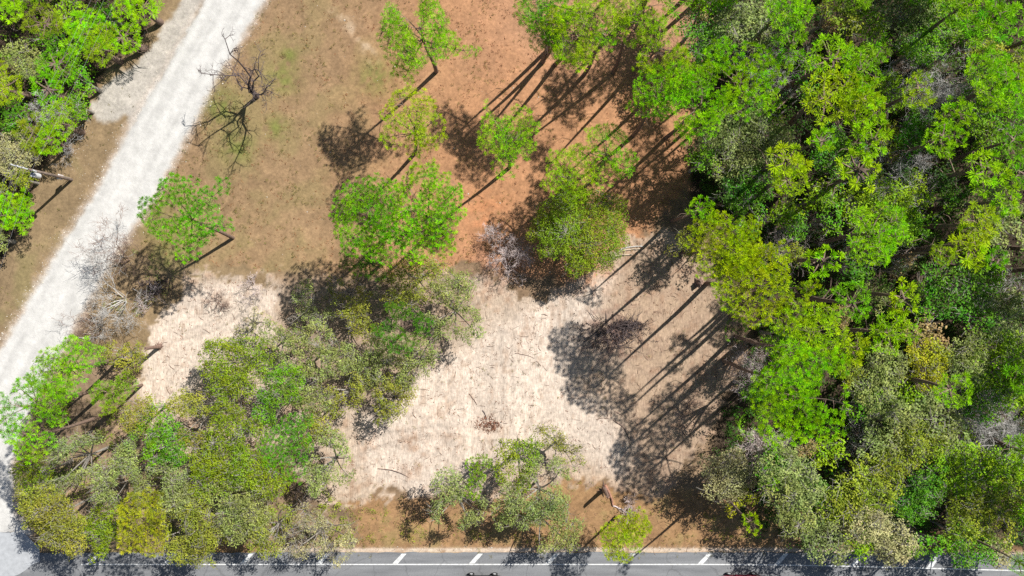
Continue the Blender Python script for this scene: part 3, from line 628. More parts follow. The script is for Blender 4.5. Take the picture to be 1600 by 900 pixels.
U('oak', 5, [(515, 715, 30), (535, 735, 24), (500, 745, 22), (520, 690, 18)], 'grey', "hazy grey-green oak on the left edge of the big sand clearing", style=dict(OS, leafy=.8))
U('oak', 5.5, [(712, 775, 26), (700, 800, 20), (728, 795, 24), (700, 755, 16)], 'sage', "grey-green oak above the asphalt with a fan of black limb shadows on its left", style=OS)
U('oak', 6, [(815, 715, 24), (805, 740, 24), (790, 700, 12), (830, 700, 12)], 'mossy', "green top of the oak clump at the foot of the sand clearing", style=OS)
U('oak', 6, [(840, 770, 34), (870, 750, 22), (815, 785, 26), (860, 790, 22)], 'sage', "large dusty oak between the sand clearing and the asphalt", style=dict(OS, leafy=.85))
U('oak', 5, [(858, 820, 28), (885, 830, 22), (790, 800, 18), (830, 822, 20)], 'grey', "dusty grey oak right at the asphalt edge under the large dusty oak", style=dict(OS, leafy=.85))
U('oak', 3.5, [(868, 690, 16), (885, 715, 18), (845, 672, 10)], 'drab', "sparse brown-green sapling at the lower end of the open sand", style=dict(OS, leafy=.55, bare=1.0))
U('oak', 3, [(200, 560, 18), (180, 545, 14), (215, 550, 10)], 'drab', "low yellowish shrub oak right of the roadside pines", style=dict(OS, leafy=.7))
U('oak', 5.5, [(1150, 735, 28), (1135, 760, 24), (1165, 715, 16), (1110, 730, 14)], 'pale', "pale dusty oak at the woods' edge above the asphalt verge", style=dict(OS, leafy=.85))
U('oak', 5, [(1158, 780, 17), (1148, 795, 10)], 'gold', "small golden oak clump below the pale dusty oak", style=OS)
U('oak', 5, [(470, 600, 26), (490, 622, 18), (455, 580, 16)], 'grey', "grey-green oak right beside the dark green oak in the middle scrub belt", style=dict(OS, leafy=.85))
U('oak', 4.5, [(540, 612, 22), (522, 630, 16), (556, 596, 14)], 'drab', "olive-brown oak in the gap between the middle scrub belt and the open sand", style=dict(OS, leafy=.8))
U('oak', 4, [(430, 520, 20), (445, 540, 16)], 'grey', "small grey oak at the right end of the small white sand patch", style=dict(OS, leafy=.75))
U('oak', 4.5, [(500, 668, 20), (488, 685, 14)], 'drab', "little olive oak just above the hazy oak at the left edge of the big clearing", style=dict(OS, leafy=.8))
U('oak', 4.5, [(655, 560, 20), (670, 545, 14), (640, 590, 14)], 'grey', "faint grey oak at the tip of the scrub belt pointing into the open sand", style=dict(OS, leafy=.6))
U('oak', 7, [(48, 748, 20), (62, 735, 14)], 'mossy', "small leafy oak at the grove's west side beside the shaded road end", style=OS)
U('oak', 6.5, [(330, 735, 24), (345, 750, 18), (318, 760, 16)], 'mossy', "yellowish green oak in the grove beside a small opening of bare soil", style=OS)
U('oak', 6.5, [(225, 640, 20), (210, 655, 16)], 'drab', "olive oak at the upper left shoulder of the grove", style=OS)
U('oak', 6.5, [(420, 835, 22), (438, 815, 18), (405, 850, 14)], 'drab', "olive oak at the grove's lower right corner close to the edge line", style=OS)
U('oak', 2.6, [(478, 468, 20), (500, 485, 18), (462, 490, 14)], 'grey', "low grey brush oak in the big pines' shadow above the scrub belt", style=dict(OS, leafy=.6, bare=.9))
U('oak', 2.6, [(535, 452, 18), (556, 465, 16)], 'drab', "low olive brush oak under the left big pine's lower side", style=dict(OS, leafy=.6, bare=.9))
U('oak', 2.6, [(400, 500, 16), (382, 512, 14)], 'pale', "thin pale brush on the small white sand patch's right side", style=dict(OS, leafy=.45, bare=.9))
U('oak', 5, [(1075, 375, 14), (1062, 385, 12), (1085, 395, 12)], 'drab', "small olive oak left of the large yellow-green pines", style=OS)

# ------------------------------------------------------------------ trees of the closed woods: a few grown shapes, copied one tree at a time
PROTO = {}
def proto(kind, size, v):
    key = (kind, size, v)
    if key in PROTO: return PROTO[key]
    R = {'s': 1.7, 'm': 2.7, 'l': 4.0}[size]; r = rs(hash_key(kind, size, v)); zc = 13 if kind == 'pine' else 8
    nl = {'s': 2, 'm': 4, 'l': 6}[size]; lob = []
    for i in range(nl):
        an = r.uniform(0, 6.28); d = R * r.uniform(.25, .6) if i else 0; q = R * r.uniform(.42, .68)
        lob.append((math.cos(an) * d, math.sin(an) * d, zc + r.uniform(-.8, .5), q, q * r.uniform(.85, 1.15), q * (.6 if kind == 'pine' else .7)))
    st = dict(sp=.50, nmax=700, per=50, len=.37) if kind == 'pine' else dict(sp=.46, nmax=800, per=28, leaf=.155, bare=.2)
    if kind == 'pine' and v % 2: st.update(len=.30, w=.045, sp=.36, nmax=900, per=32, spread=.85)
    PROTO[key] = grow(kind, r, zc + R * .6, lob, style=st); return PROTO[key]
def hash_key(kind, size, v): return {'pine': 1000, 'oak': 2000}[kind] + {'s': 100, 'm': 200, 'l': 300}[size] + v
nplaced = [0]
def F(kind, px, py, r, tint, label, zc=None, bark=None, group='trees of the eastern woods', name=None):
    zc = zc or (14 if kind == 'pine' else 7.5); R = r * S * (CAM_H - zc) / CAM_H * (1.02 if zc < 6 else 1.0)
    size = 's' if R < 2.05 else 'm' if R < 3.2 else 'l'; nv = {'s': 4, 'm': 6, 'l': 4}[size]; nplaced[0] += 1
    me = proto(kind, size, nplaced[0] * 5 % nv); R0 = {'s': 1.7, 'm': 2.7, 'l': 4.0}[size] * (.60 if kind == 'pine' else .70)
    c = at(px, py, zc); z = gz(c[0], c[1]); k = R / R0; h = zc / (13 if kind == 'pine' else 8)
    rr = rs(nplaced[0]); return place(name or kind + '_tree', me, (c[0], c[1], z), rr.uniform(0, 6.28), (k, k * rr.uniform(.9, 1.1), h), tint, bark or kind, label, group)

E = [
 ('pine', 1238, 15, 38, 'bright', "bright pine crown on the top edge right of the twiggy grey oak"),
 ('pine', 1238, 62, 26, 'green', "smooth green pine directly below the bright pine on the top edge"),
 ('pine', 1291, 86, 34, 'bright', "bright pine crown above the long bare trunk lying in the dark gap"),
 ('pine', 1322, 96, 24, 'yg', "yellow-green pine touching the right side of the pine above the dark gap"),
 ('pine', 1350, 117, 28, 'green', "green pine in the upper woods below the yellowish oak"),
 ('oak', 1300, 22, 30, 'olive', "olive oak with a reddish patch near the top edge of the woods"),
 ('oak', 1303, 38, 13, 'rust', "small rust-coloured crown beside the olive oak near the top edge"),
 ('oak', 1352, 28, 28, 'moss', "narrow yellowish oak on the top edge between two oaks"),
 ('oak', 1405, 30, 42, 'sage', "large grey-green oak at the top of the woods"),
 ('oak', 1450, 68, 36, 'oak', "dark green oak below right of the large grey-green one"),
 ('oak', 1495, 22, 36, 'moss', "mid green oak on the top edge, left of the top right corner pine"),
 ('pine', 1570, 32, 44, 'green', "emerald pine crown in the top right corner"),
 ('pine', 1520, 12, 24, 'bright', "small bright pine on the top edge next to the corner pine"),
 ('oak', 1363, 74, 28, 'moss', "yellow-green oak under the narrow yellowish one"),
 ('oak', 1542, 85, 24, 'olive', "brownish olive oak left of the grey bare twigs near the right edge"),
 ('oak', 1588, 98, 26, 'olive', "olive oak on the right edge above the big tufted pine"),
 ('pine', 1562, 145, 42, 'bright', "big tufted pine by the right edge in the upper woods"),
 ('pine', 1585, 120, 22, 'bright', "small tufted pine behind the big one by the right edge"),
 ('pine', 1434, 148, 24, 'yg', "upright yellow-green pine right next to the bare grey tree"),
 ('oak', 1394, 143, 30, 'moss', "soft green oak left of the upright yellow-green pine"),
 ('pine', 1290, 166, 34, 'yg', "yellow-green pine crown above the brown opening in the woods"),
 ('pine', 1350, 170, 38, 'yg', "wide yellow-green pine crown right of the brown opening"),
 ('oak', 1187, 205, 52, 'sage', "wide dusty grey oak at the woods' edge below the big notched pine"),
 ('oak', 1140, 235, 44, 'sage', "grey twiggy oak between the joined pines and the dusty oak"),
 ('oak', 1105, 250, 26, 'oak', "small dark oak in shade right of the orange straw"),
 ('pine', 1222, 250, 32, 'yg', "yellow-green pine under the wide dusty oak"),
 ('pine', 1240, 280, 26, 'yg', "lower one of two overlapping yellow-green pines below the dusty oak"),
 ('pine', 1278, 222, 22, 'bright', "small emerald pine beneath the brown opening"),
 ('oak', 1310, 240, 34, 'deep', "very dark oak in the middle of the upper woods"),
 ('pine', 1367, 212, 28, 'bright', "round bright pine above the dusty bare tree"),
 ('oak', 1402, 226, 27, 'olive', "olive oak with a pale spot left of the round bright pine's gap"),
 ('pine', 1352, 272, 34, 'yg', "smooth yellow-green pine left of the white bare tree"),
 ('oak', 1440, 190, 34, 'deep', "dark green oak under the upright yellow-green pine"),
 ('pine', 1503, 178, 22, 'bright', "one of the small bright pines right of the bare grey tree"),
 ('pine', 1467, 222, 26, 'bright', "bright pine between the dark oak and the black opening"),
 ('pine', 1500, 216, 18, 'bright', "tiny bright pine at the top of the black opening"),
 ('oak', 1552, 190, 38, 'oak', "large green oak between two tufted pines near the right edge"),
 ('pine', 1535, 262, 34, 'bright', "bright pine with bare twigs right of the black opening"),
 ('pine', 1588, 226, 24, 'green', "green pine on the right edge, upper quarter"),
 ('pine', 1590, 268, 24, 'green', "green pine on the right edge a little lower down"),
 ('oak', 1180, 312, 38, 'deep', "deep green oak in the shade above the largest yellow pine"),
 ('oak', 1140, 300, 26, 'dark', "blackish oak beside the woods' edge above the yellow pines"),
 ('oak', 1225, 335, 24, 'moss', "olive-green oak right of the deep green oak"),
 ('oak', 1385, 325, 52, 'moss', "widest oak in the centre of the woods, yellow-green on its right"),
 ('pine', 1362, 368, 38, 'bright', "bright pine in the centre of the woods over the widest oak"),
 ('oak', 1300, 345, 28, 'oak', "green oak left of the central bright pine"),
 ('oak', 1285, 310, 26, 'moss', "soft green oak above left of the central bright pine"),
 ('pine', 1293, 402, 28, 'bright', "bright pine right of the pinkish bare shrub"),
 ('oak', 1437, 350, 26, 'oak', "green oak just right of the widest central oak"),
 ('oak', 1407, 423, 18, 'rust', "small orange-tan crown in the centre of the woods"),
 ('pine', 1330, 463, 29, 'green', "saturated green pine left of the twiggy brown gap"),
 ('pine', 1407, 458, 28, 'yg', "yellow-green pine right of the twiggy brown gap"),
 ('oak', 1370, 470, 20, 'grey', "twiggy grey oak between a green and a yellow-green pine"),
 ('pine', 1268, 447, 13, 'yg', "tiny round pine right of the largest yellow pine"),
 ('pine', 1277, 505, 40, 'yg', "broad soft pine below right of the largest yellow pine"),
 ('oak', 1320, 495, 18, 'tan', "tan crown at the left end of the black gap"),
 ('pine', 1383, 530, 28, 'bright', "round bright pine just below the black gap"),
 ('pine', 1337, 540, 22, 'yg', "small yellow-green pine left below the black gap"),
 ('oak', 1443, 527, 30, 'tan', "large tan dried crown right of the round pine below the black gap"),
 ('oak', 1458, 572, 38, 'gold', "golden olive oak below the large tan crown"),
 ('pine', 1522, 342, 26, 'yg', "ragged yellow-green pine near the right edge, above a flat one"),
 ('pine', 1510, 388, 32, 'yg', "flat wide yellow-green pine near the right edge, level with the biggest yellow pine"),
 ('pine', 1474, 398, 16, 'yg', "left tip crown beside the flat wide pine"),
 ('pine', 1554, 411, 20, 'green', "vivid green little pine touching the flat wide pine"),
 ('oak', 1572, 345, 46, 'sage', "large dusty green oak on the right edge"),
 ('oak', 1485, 455, 42, 'deep', "dark blue-green oak in the shade of the right side woods"),
 ('oak', 1580, 490, 40, 'sage', "silvery oak on the right edge beneath the dark blue-green one"),
 ('oak', 1550, 560, 44, 'moss', "wide green oak by the right edge in the lower woods"),
 ('oak', 1495, 550, 34, 'grey', "grey oak right of the golden olive oak"),
 ('pine', 1573, 307, 24, 'bright', "bright pine by the right edge above the large dusty oak"),
 ('oak', 1505, 305, 22, 'deep', "dark small oak near two tan shrubs on the right side"),
 ('oak', 1420, 270, 20, 'dark', "dark oak behind the white bare tree in the upper woods"),
 ('oak', 1470, 275, 24, 'dark', "dark oak at the lower rim of the black opening"),
 ('oak', 1260, 130, 28, 'deep', "dark oak in the gap right of the notched pine"),
 ('oak', 1120, 60, 40, 'deep', "dark oak at the woods' edge beneath the top edge"),
 ('oak', 1160, 35, 40, 'sage', "twiggy grey-green oak on the top edge of the woods"),
 ('oak', 1093, 28, 22, 'tan', "tan-grey crown at the top left tip of the woods"),
 ('oak', 1205, 165, 24, 'moss', "small green oak between the notched pine and the brown opening"),
 ('oak', 1250, 400, 16, 'olive', "small olive oak above the tiny round pine"),
 ('oak', 1225, 525, 24, 'oak', "shaded oak right of the palmetto"),
 ('oak', 1180, 610, 24, 'deep', "dark oak on the left side of the widest bright pine"),
 ('oak', 1373, 600, 34, 'grey', "grey oak with bare twigs right of the widest bright pine"),
 ('oak', 1335, 580, 20, 'olive', "dull olive crown above right of the widest bright pine"),
 ('oak', 1450, 655, 46, 'sage', "pale grey-green oak, top one of the big dusty oaks of the lower woods"),
 ('oak', 1390, 668, 40, 'grey', "grey-green oak left of the pale one in the lower woods"),
 ('oak', 1420, 700, 36, 'olive', "olive oak beneath the pale grey-green one"),
 ('oak', 1360, 735, 38, 'olive', "olive oak with tan top in the centre of the lower woods"),
 ('oak', 1243, 745, 38, 'sage', "silver-green oak left of the crooked pale limb"),
 ('oak', 1225, 790, 38, 'grey', "grey-green oak by the shaded asphalt verge"),
 ('oak', 1205, 715, 28, 'oak', "green oak below left of the widest bright pine"),
 ('oak', 1300, 700, 26, 'moss', "green oak directly below the widest bright pine"),
 ('oak', 1262, 702, 17, 'tan', "small tan crown directly under the widest bright pine"),
 ('oak', 1335, 795, 40, 'olive', "yellowish olive oak above the pale limb near the asphalt"),
 ('oak', 1385, 835, 36, 'pale', "pale oak leaning over the asphalt edge line"),
 ('oak', 1390, 862, 22, 'pale', "palest oak crown, lowest one over the asphalt"),
 ('oak', 1290, 838, 36, 'sage', "silvery oak right above the asphalt with a starry pale limb"),
 ('oak', 1335, 850, 24, 'moss', "small green oak between the silvery and the pale oak at the asphalt"),
 ('oak', 1520, 740, 40, 'moss', "large yellow-green oak in the lower right woods"),
 ('oak', 1505, 790, 36, 'olive', "olive oak under the large yellow-green one"),
 ('oak', 1580, 740, 36, 'moss', "green oak on the right edge near the big white bare tree"),
 ('oak', 1575, 800, 40, 'olive', "olive oak on the right edge close to the asphalt"),
 ('oak', 1460, 850, 28, 'oak', "dark green shrub oak by the asphalt right of the brown gap"),
 ('oak', 1520, 848, 32, 'oak', "leafy green oak beside the asphalt near the bottom right"),
 ('oak', 1563, 862, 26, 'pale', "tan-green crown beside the asphalt in the bottom right corner"),
 ('pine', 1590, 884, 15, 'green', "vivid green little pine in the bottom right corner"),
 ('oak', 1435, 785, 32, 'deep', "dark oak left of the brown gap in the lower woods"),
 ('pine', 1494, 610, 28, 'bright', "bright pine in the lower right woods above the pale oaks"),
 ('oak', 1535, 622, 36, 'oak', "dark green oak left of the big white bare tree"),
 ('oak', 1585, 605, 30, 'moss', "green oak above the big white bare tree"),
 ('oak', 1500, 690, 28, 'grey', "grey oak between the pale oak and the big white bare tree"),
 ('oak', 1280, 770, 26, 'deep', "dark oak behind the crooked pale limb"),
 ('pine', 1178, 822, 15, 'yg', "small yellow-green pine by the verge at the woods' corner"),
 ('oak', 1465, 735, 24, 'oak', "green oak in the hollow between olive and yellow-green oaks"),
 ('oak', 1345, 640, 26, 'oak', "shaded green oak on the right flank of the widest bright pine"),
 ('oak', 1420, 620, 26, 'moss', "soft green oak just above the pale grey-green one"),
 ('oak', 1545, 440, 30, 'oak', "shaded green oak below the vivid green little pine"),
 ('oak', 1530, 500, 30, 'deep', "dark green oak in the black shade right of the tan crown"),
 ('oak', 1440, 480, 24, 'oak', "green oak right of the yellow-green pine by the brown gap"),
 ('oak', 1250, 355, 22, 'deep', "dark oak above the pinkish bare shrub"),
 ('oak', 1210, 545, 20, 'moss', "small green oak above the widest bright pine"),
 ('oak', 1330, 420, 26, 'deep', "dark oak below the central bright pine"),
]
for row in E: F(*row[:6])
W = [
 ('pine', 225, 15, 26, 'bright', "glossy bright crown at the top right of the roadside woods"),
 ('pine', 200, 58, 26, 'bright', "bright crown bulging out of the roadside woods towards the churned shoulder"),
 ('pine', 135, 42, 32, 'bright', "broad crown under the wires in the roadside woods"),
 ('pine', 160, 80, 24, 'moss', "fresh green crown just left of the bulging bright one"),
 ('pine', 18, 12, 30, 'bright', "bright crown in the top left corner"),
 ('pine', 62, 30, 28, 'mossy', "soft green crown on the top edge beside the corner crown"),
 ('oak', 105, 15, 28, 'moss', "light green oak on the top edge of the roadside woods"),
 ('oak', 88, 60, 28, 'deep', "dark green oak in the upper roadside woods"),
 ('oak', 165, 22, 24, 'deep', "dark oak on the top edge where the wires cross"),
 ('pine', 96, 102, 28, 'green', "saturated green crown in the middle of the roadside woods"),
 ('pine', 80, 146, 27, 'green', "deep green round crown in the roadside woods"),
 ('pine', 14, 136, 26, 'yg', "yellow-green crown on the left edge of the photo"),
 ('oak', 132, 130, 26, 'oak', "oak beneath the wires at the woods' right rim"),
 ('oak', 22, 88, 28, 'grey', "grey-green oak on the left edge below the corner crown"),
 ('oak', 50, 105, 20, 'grey', "grey twiggy oak left of the saturated green crown"),
 ('pine', 98, 196, 24, 'bright', "bright crown at the lower right rim of the roadside woods"),
 ('pine', 45, 208, 27, 'mossy', "soft green crown above the pale straw oak"),
 ('pine', 76, 225, 20, 'bright', "little bright crown just above the utility pole"),
 ('oak', 14, 248, 30, 'pale', "pale straw-green oak on the left edge"),
 ('oak', 30, 280, 18, 'olive', "small olive oak below the utility pole's crossarm"),
 ('pine', 14, 330, 30, 'bright', "bright crown on the left edge below the utility pole"),
 ('oak', 18, 178, 26, 'deep', "dark oak on the left edge with a white twig"),
 ('oak', 120, 165, 20, 'oak', "green oak at the rim of the woods above the pole"),
 ('oak', -12, 300, 28, 'olive', "olive oak cut by the left edge above the bright crown"),
 ('pine', 190, 18, 18, 'bright', "small bright crown left of the glossy one on the top edge"),
 ('oak', -8, 375, 22, 'grey', "grey oak cut by the left edge, lowest of the roadside woods"),
]
for row in W: F(row[0], *row[1:6], zc=3.8 if row[0] == 'pine' else 3.2, group='trees of the roadside woods')
# the woods go on past the frame; their shadows and rims reach into it
r = rs(77); k = 0
out_spots = [(1090 + 56 * i + r.uniform(-12, 12), -48 - 34 * (i % 2)) for i in range(10)] + [(1655 + 34 * (i % 2), 20 + 58 * i + r.uniform(-10, 10)) for i in range(15)] + [(-50, -10), (-55, 60), (-50, 130), (60, -45), (140, -48), (215, -50), (-55, 220), (1040, -70), (985, -66)]
for i, (px, py) in enumerate(out_spots):
    kd = 'pine' if i % 3 else 'oak'; low = px < 400
    if low: F(kd, px, py, 30, ['bright', 'oak', 'yg'][i % 3], "tree of the roadside woods just outside the photo's edge", zc=5, group='roadside trees past the edge of the photo')
    else: F(kd, px, py, r.uniform(34, 46), ['bright', 'moss', 'green'][i % 3], "tree of the eastern woods just outside the photo's edge", zc=13 if kd == 'pine' else 8, group='eastern trees past the edge of the photo')

# ------------------------------------------------------------------ bare trees
def bare(px, py, zc, R, H, seed_, bark, label, stems=5, levels=5, r0=.07, name='bare_tree', flare=1.0, base=None, cat='bare tree', twig=.009):
    c = at(*(base), 0) if base else at(px, py, zc); e = empty(name, (c[0], c[1], gz(c[0], c[1]) - .05))
    me = grow_bare(rs(seed_), H, R, stems, levels, r0, flare=flare, twig=twig)
    for nm, m_ in zip(('trunk', 'branches'), me): link(nm, m_, e, color=BARK[bark])
    return set_thing(e, label, cat)
bare(168, 468, 3.5, 7.0, 7.2, 301, 'grey', "pale grey bare tree spreading over the right side of the white road", stems=6, levels=5, r0=.07)
bare(172, 405, 4.0, 3.2, 7.5, 302, 'brown', "bare brown sapling reaching up over the white road above the grey bare tree", stems=3, r0=.07)
bare(130, 500, 2.5, 4.4, 5.2, 303, 'brown', "thin dark bare shrub fringing the white road's edge", stems=5, levels=4, r0=.05)
bare(225, 470, 1.8, 2.6, 3.0, 304, 'pink', "pinkish bare thicket right of the grey bare tree", stems=5, levels=4, r0=.03)
bare(786, 398, 3.5, 5.2, 5.6, 305, 'pink', "pinkish-grey round bare tree between the paired pines and the round oak", stems=6, levels=5, r0=.06)
bare(395, 455, 1.6, 3.0, 3.2, 306, 'pink', "low pinkish bare brush at the top of the small white sand patch", stems=5, levels=4, r0=.03)
bare(335, 470, 1.2, 2.2, 2.4, 307, 'brown', "sprawling brown twigs on the small white sand patch", stems=6, levels=4, r0=.035)
bare(392, 640, 6.5, 2.0, 3.2, 308, 'grey', "small grey bare crown inside the south-west grove", stems=6, levels=4, r0=.04)
bare(468, 775, 1.8, 1.8, 3.0, 309, 'dark', "purplish dark bare bush between the grove and the sand", stems=6, levels=4, r0=.03)
bare(1160, 62, 8, 2.2, 11, 310, 'white', "white-limbed bare tree among the dark oaks at the top of the woods", stems=3, levels=6, r0=.10)
bare(1462, 122, 8, 2.6, 11, 311, 'white', "silver bare tree in the upper woods left of the tufted pine", stems=4, levels=6, r0=.10)
bare(1410, 265, 8, 2.2, 10, 312, 'white', "white bare tree in the upper woods above the central oak", stems=4, levels=6, r0=.10)
bare(1572, 668, 8, 4.2, 10.5, 313, 'white', "big white bare tree at the right edge of the lower woods", stems=6, levels=6, r0=.13)
bare(1248, 384, 6, 1.8, 7.5, 314, 'pink', "pinkish bare shrub right of the largest yellow-green pine", stems=4, levels=5, r0=.06)
bare(1180, 580, 4, 2.2, 5.5, 315, 'pink', "pale pink bare brush at the woods' edge below the palmetto", stems=6, levels=5, r0=.05)
bare(1205, 700, 5, 2.2, 7, 316, 'pink', "rosy bare tree left of the small tan crown in the lower woods", stems=5, levels=5, r0=.06)
bare(1385, 395, 7, 1.5, 9, 317, 'grey', "slim grey bare tree beside the small orange-tan crown", stems=3, levels=5, r0=.06)
bare(62, 188, 5, 1.9, 6.2, 318, 'white', "whitish bare tree inside the roadside woods", stems=5, levels=5, r0=.05)
bare(1530, 95, 9, 1.4, 10, 319, 'pink', "small pinkish bare crown near the top right beside an olive oak", stems=3, levels=5, r0=.06)
bare(1595, 470, 7, 1.8, 9, 320, 'white', "pale bare twigs on the right edge of the photo halfway down", stems=3, levels=5, r0=.06)
bare(1360, 745, 7.6, 1.6, 9.5, 321, 'white', "bare forked limbs rising from the olive oaks of the lower woods", stems=3, levels=5, r0=.07)
bare(985, 795, 1.0, 1.8, 2.4, 322, 'pink', "grey-pink bare brush above the small golden-green pine", stems=7, levels=4, r0=.035)
bare(1075, 640, 1.5, 2.0, 3.0, 323, 'dark', "dark bare brush in the shade at the foot of the woods' edge", stems=6, levels=4, r0=.04)
bare(1480, 700, 7.5, 1.6, 9.6, 324, 'white', "pale crooked bare top between the pale and the yellow-green oaks", stems=3, levels=5, r0=.07)
# dead tree of the meadow: leaning, dark, two heavy limbs
def dead_tree():
    b0 = at(402, 152, 0); e = empty('dead_tree', (b0[0], b0[1], gz(b0[0], b0[1]))); r = rs(411)
    def W_(px, py, z): c = at(px, py, z); return np.array([c[0] - b0[0], c[1] - b0[1], z])
    tv, tq = smooth_tube([(0, 0, -.2), (.05, .05, .8), (.0, .1, 1.9)], [.28, .22, .18], 9)
    segs = []
    fork = np.array([0, .1, 1.9])
    mains = [([fork, W_(392, 120, 5.5), W_(372, 95, 9.0), W_(352, 62, 12.0)], .125), ([fork, W_(408, 148, 4.5), W_(414, 144, 7.5), W_(418, 136, 10.5)], .12),
             ([fork, W_(388, 134, 3.6), W_(352, 118, 5.6), W_(316, 115, 6.4)], .09), ([fork, W_(396, 128, 5.0), W_(398, 108, 8.0), W_(404, 98, 9.5)], .10),
             ([fork, W_(394, 140, 3.0), W_(372, 130, 4.2), W_(360, 118, 5.0)], .08)]
    for pts, r_ in mains:
        P_ = [pts[0]]
        for a_, b_ in zip(pts[:-1], pts[1:]):
            P_ += [(a_ + b_) / 2 + r.normal(size=3) * .22, b_]
        segs += chain(P_, r_, .035)
        def sub(p, d, l, rr, lev):
            pp = [p]; dd = d
            for i in range(3):
                dd = dd + r.normal(size=3) * .3; dd /= np.linalg.norm(dd); pp.append(pp[-1] + dd * l / 3)
            segs.extend(chain(pp, rr, rr * .5))
            if lev < 3:
                for _ in range(3):
                    q = pp[r.integers(1, 4)]; nd = dd + r.normal(size=3) * .7; nd /= np.linalg.norm(nd); sub(q, nd, l * .6, max(rr * .55, .010), lev + 1)
        for i in range(1, len(P_)):
            for _ in range(2):
                d = (P_[i] - P_[i - 1]); d /= np.linalg.norm(d); d = d + r.normal(size=3) * .6; d /= np.linalg.norm(d)
                sub(P_[i], d, r.uniform(.5, 1.5) * (1 + (i > 3) * .2), .04, 1 if i > 1 else 2)
    bv, bq = tubes(segs, 5)
    link('trunk', mesh_np("trunk", tv, quads=tq, mat=M['bark'], smooth=True), e, color=BARK['dark'])
    link('branches', mesh_np("branches", bv, quads=bq, mat=M['bark']), e, color=BARK['dark'])
    set_thing(e, "dead leafless tree in the meadow leaning towards the white road with heavy dark shadows", 'dead tree')
dead_tree()

# ------------------------------------------------------------------ undergrowth nobody could count
def scatter_in(polys, n, r, soft=0, zpix=0):
    P = np.concatenate([np.array(p, float) for p in polys]); x0, y0 = P.min(0); x1, y1 = P.max(0)
    x0, x1, y0, y1 = max(x0, -70), min(x1, 1690), max(y0, -90), min(y1, 870)
    px = r.uniform(x0, x1, n); py = r.uniform(y0, y1, n); ok = np.zeros(n, bool)
    for p in polys: ok |= poly_sd(px, py, p) > soft
    return px[ok], py[ok]
def understory(name, polys, n, r, tints, zr, rad, per, leaf, gap, label_kind='stuff', soft=4, seed_=1, keep=None, leafmat='leaf'):
    px, py = scatter_in(polys, n, r, soft)
    f = fbm(px / 34, py / 34, seed_, 3); ok = f > gap
    if keep is not None: ok &= keep(px, py)
    px, py, f = px[ok], py[ok], f[ok]
    X = (px - 800) * S; Y = (450 - py) * S; Z = ground_at(X, Y)[1]
    P = np.stack([X, Y, Z + zr[0] + (zr[1] - zr[0]) * r.random(len(X)) ** 1.4 * sm(gap, gap + .25, f)], 1)
    D = r.normal(size=P.shape) * .4 + np.array([0, 0, 1]); D /= np.linalg.norm(D, axis=1)[:, None]
    cv, cq = leaves(r, P, D, rad, per, leaf)
    o = link(name, mesh_np(name, cv, quads=cq, attrs=shade_attrs(r, P, per, 4, .35, .9), mat=M[leafmat]), color=TINT[tints], kind=label_kind); return o
r = rs(5)
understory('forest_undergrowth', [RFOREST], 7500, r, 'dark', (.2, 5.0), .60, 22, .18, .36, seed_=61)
understory('forest_shrubs', [RFOREST], 2400, r, 'oak', (1.2, 5.0), .55, 24, .16, .50, seed_=62)
understory('roadside_undergrowth', [LFOREST], 2600, r, 'oak', (.2, 2.0), .5, 24, .16, .30, seed_=63, soft=8)
understory('grove_undergrowth', [GROVE], 2400, r, 'olive', (.1, 2.2), .48, 22, .13, .42, seed_=64)
understory('verge_scrub', [[(470, 790), (620, 782), (760, 790), (930, 800), (1130, 790), (1180, 845), (900, 850), (480, 852)]], 700, r, 'olive', (.05, .5), .35, 14, .09, .50, seed_=65)
understory('thicket_scrub', [[(450, 440), (560, 445), (700, 420), (740, 520), (640, 600), (560, 660), (480, 640), (430, 560)], [(200, 380), (300, 420), (260, 470), (180, 520), (130, 530)]], 2400, r, 'grey', (.05, 1.0), .38, 16, .10, .50, seed_=66)

# fallen twigs, bark scraps and dry leaves lying about
def litter(name, polys, n, r, col, ln=(.15, .7), rad=.012, seed_=1, gap=.4, straight=None):
    px, py = scatter_in(polys, n, r, 0); f = fbm(px / 20, py / 20, seed_, 3); px, py = px[f > gap], py[f > gap]
    X = (px - 800) * S; Y = (450 - py) * S; Z = ground_at(X, Y)[1] + .02
    n_ = len(X); an = r.uniform(0, 3.14, n_) if straight is None else r.normal(straight, .5, n_); l = ln[0] + (ln[1] - ln[0]) * r.random(n_) ** 2.5
    p0 = np.stack([X, Y, Z], 1); d = np.stack([np.cos(an), np.sin(an), r.uniform(0, .12, n_)], 1) * l[:, None]
    mid = p0 + d * .5 + r.normal(size=(n_, 3)) * l[:, None] * .06; mid[:, 2] = np.abs(mid[:, 2] - p0[:, 2]) + p0[:, 2]
    rr = rad * r.uniform(.6, 1.6, n_)[:, None]
    segs = np.concatenate([np.concatenate([p0, mid, rr, rr * .8], 1), np.concatenate([mid, p0 + d, rr * .8, rr * .5], 1)])
    v, q = tubes(segs, 3); return link(name, mesh_np(name, v, quads=q, mat=M['bark']), color=col, kind='stuff')
litter('fallen_twigs', [SAND], 2600, r, (.16, .09, .06), (.12, 1.0), .018, 71, .44)
litter('forest_litter', [RFOREST, GROVE], 3200, r, (.24, .19, .14), (.3, 2.2), .022, 72, .35)
litter('roadside_sticks', [LFOREST], 700, r, (.40, .34, .28), (.3, 2.0), .022, 73, .35)
litter('verge_twigs', [BAND], 1500, r, (.22, .13, .08), (.1, .8), .014, 74, .4)
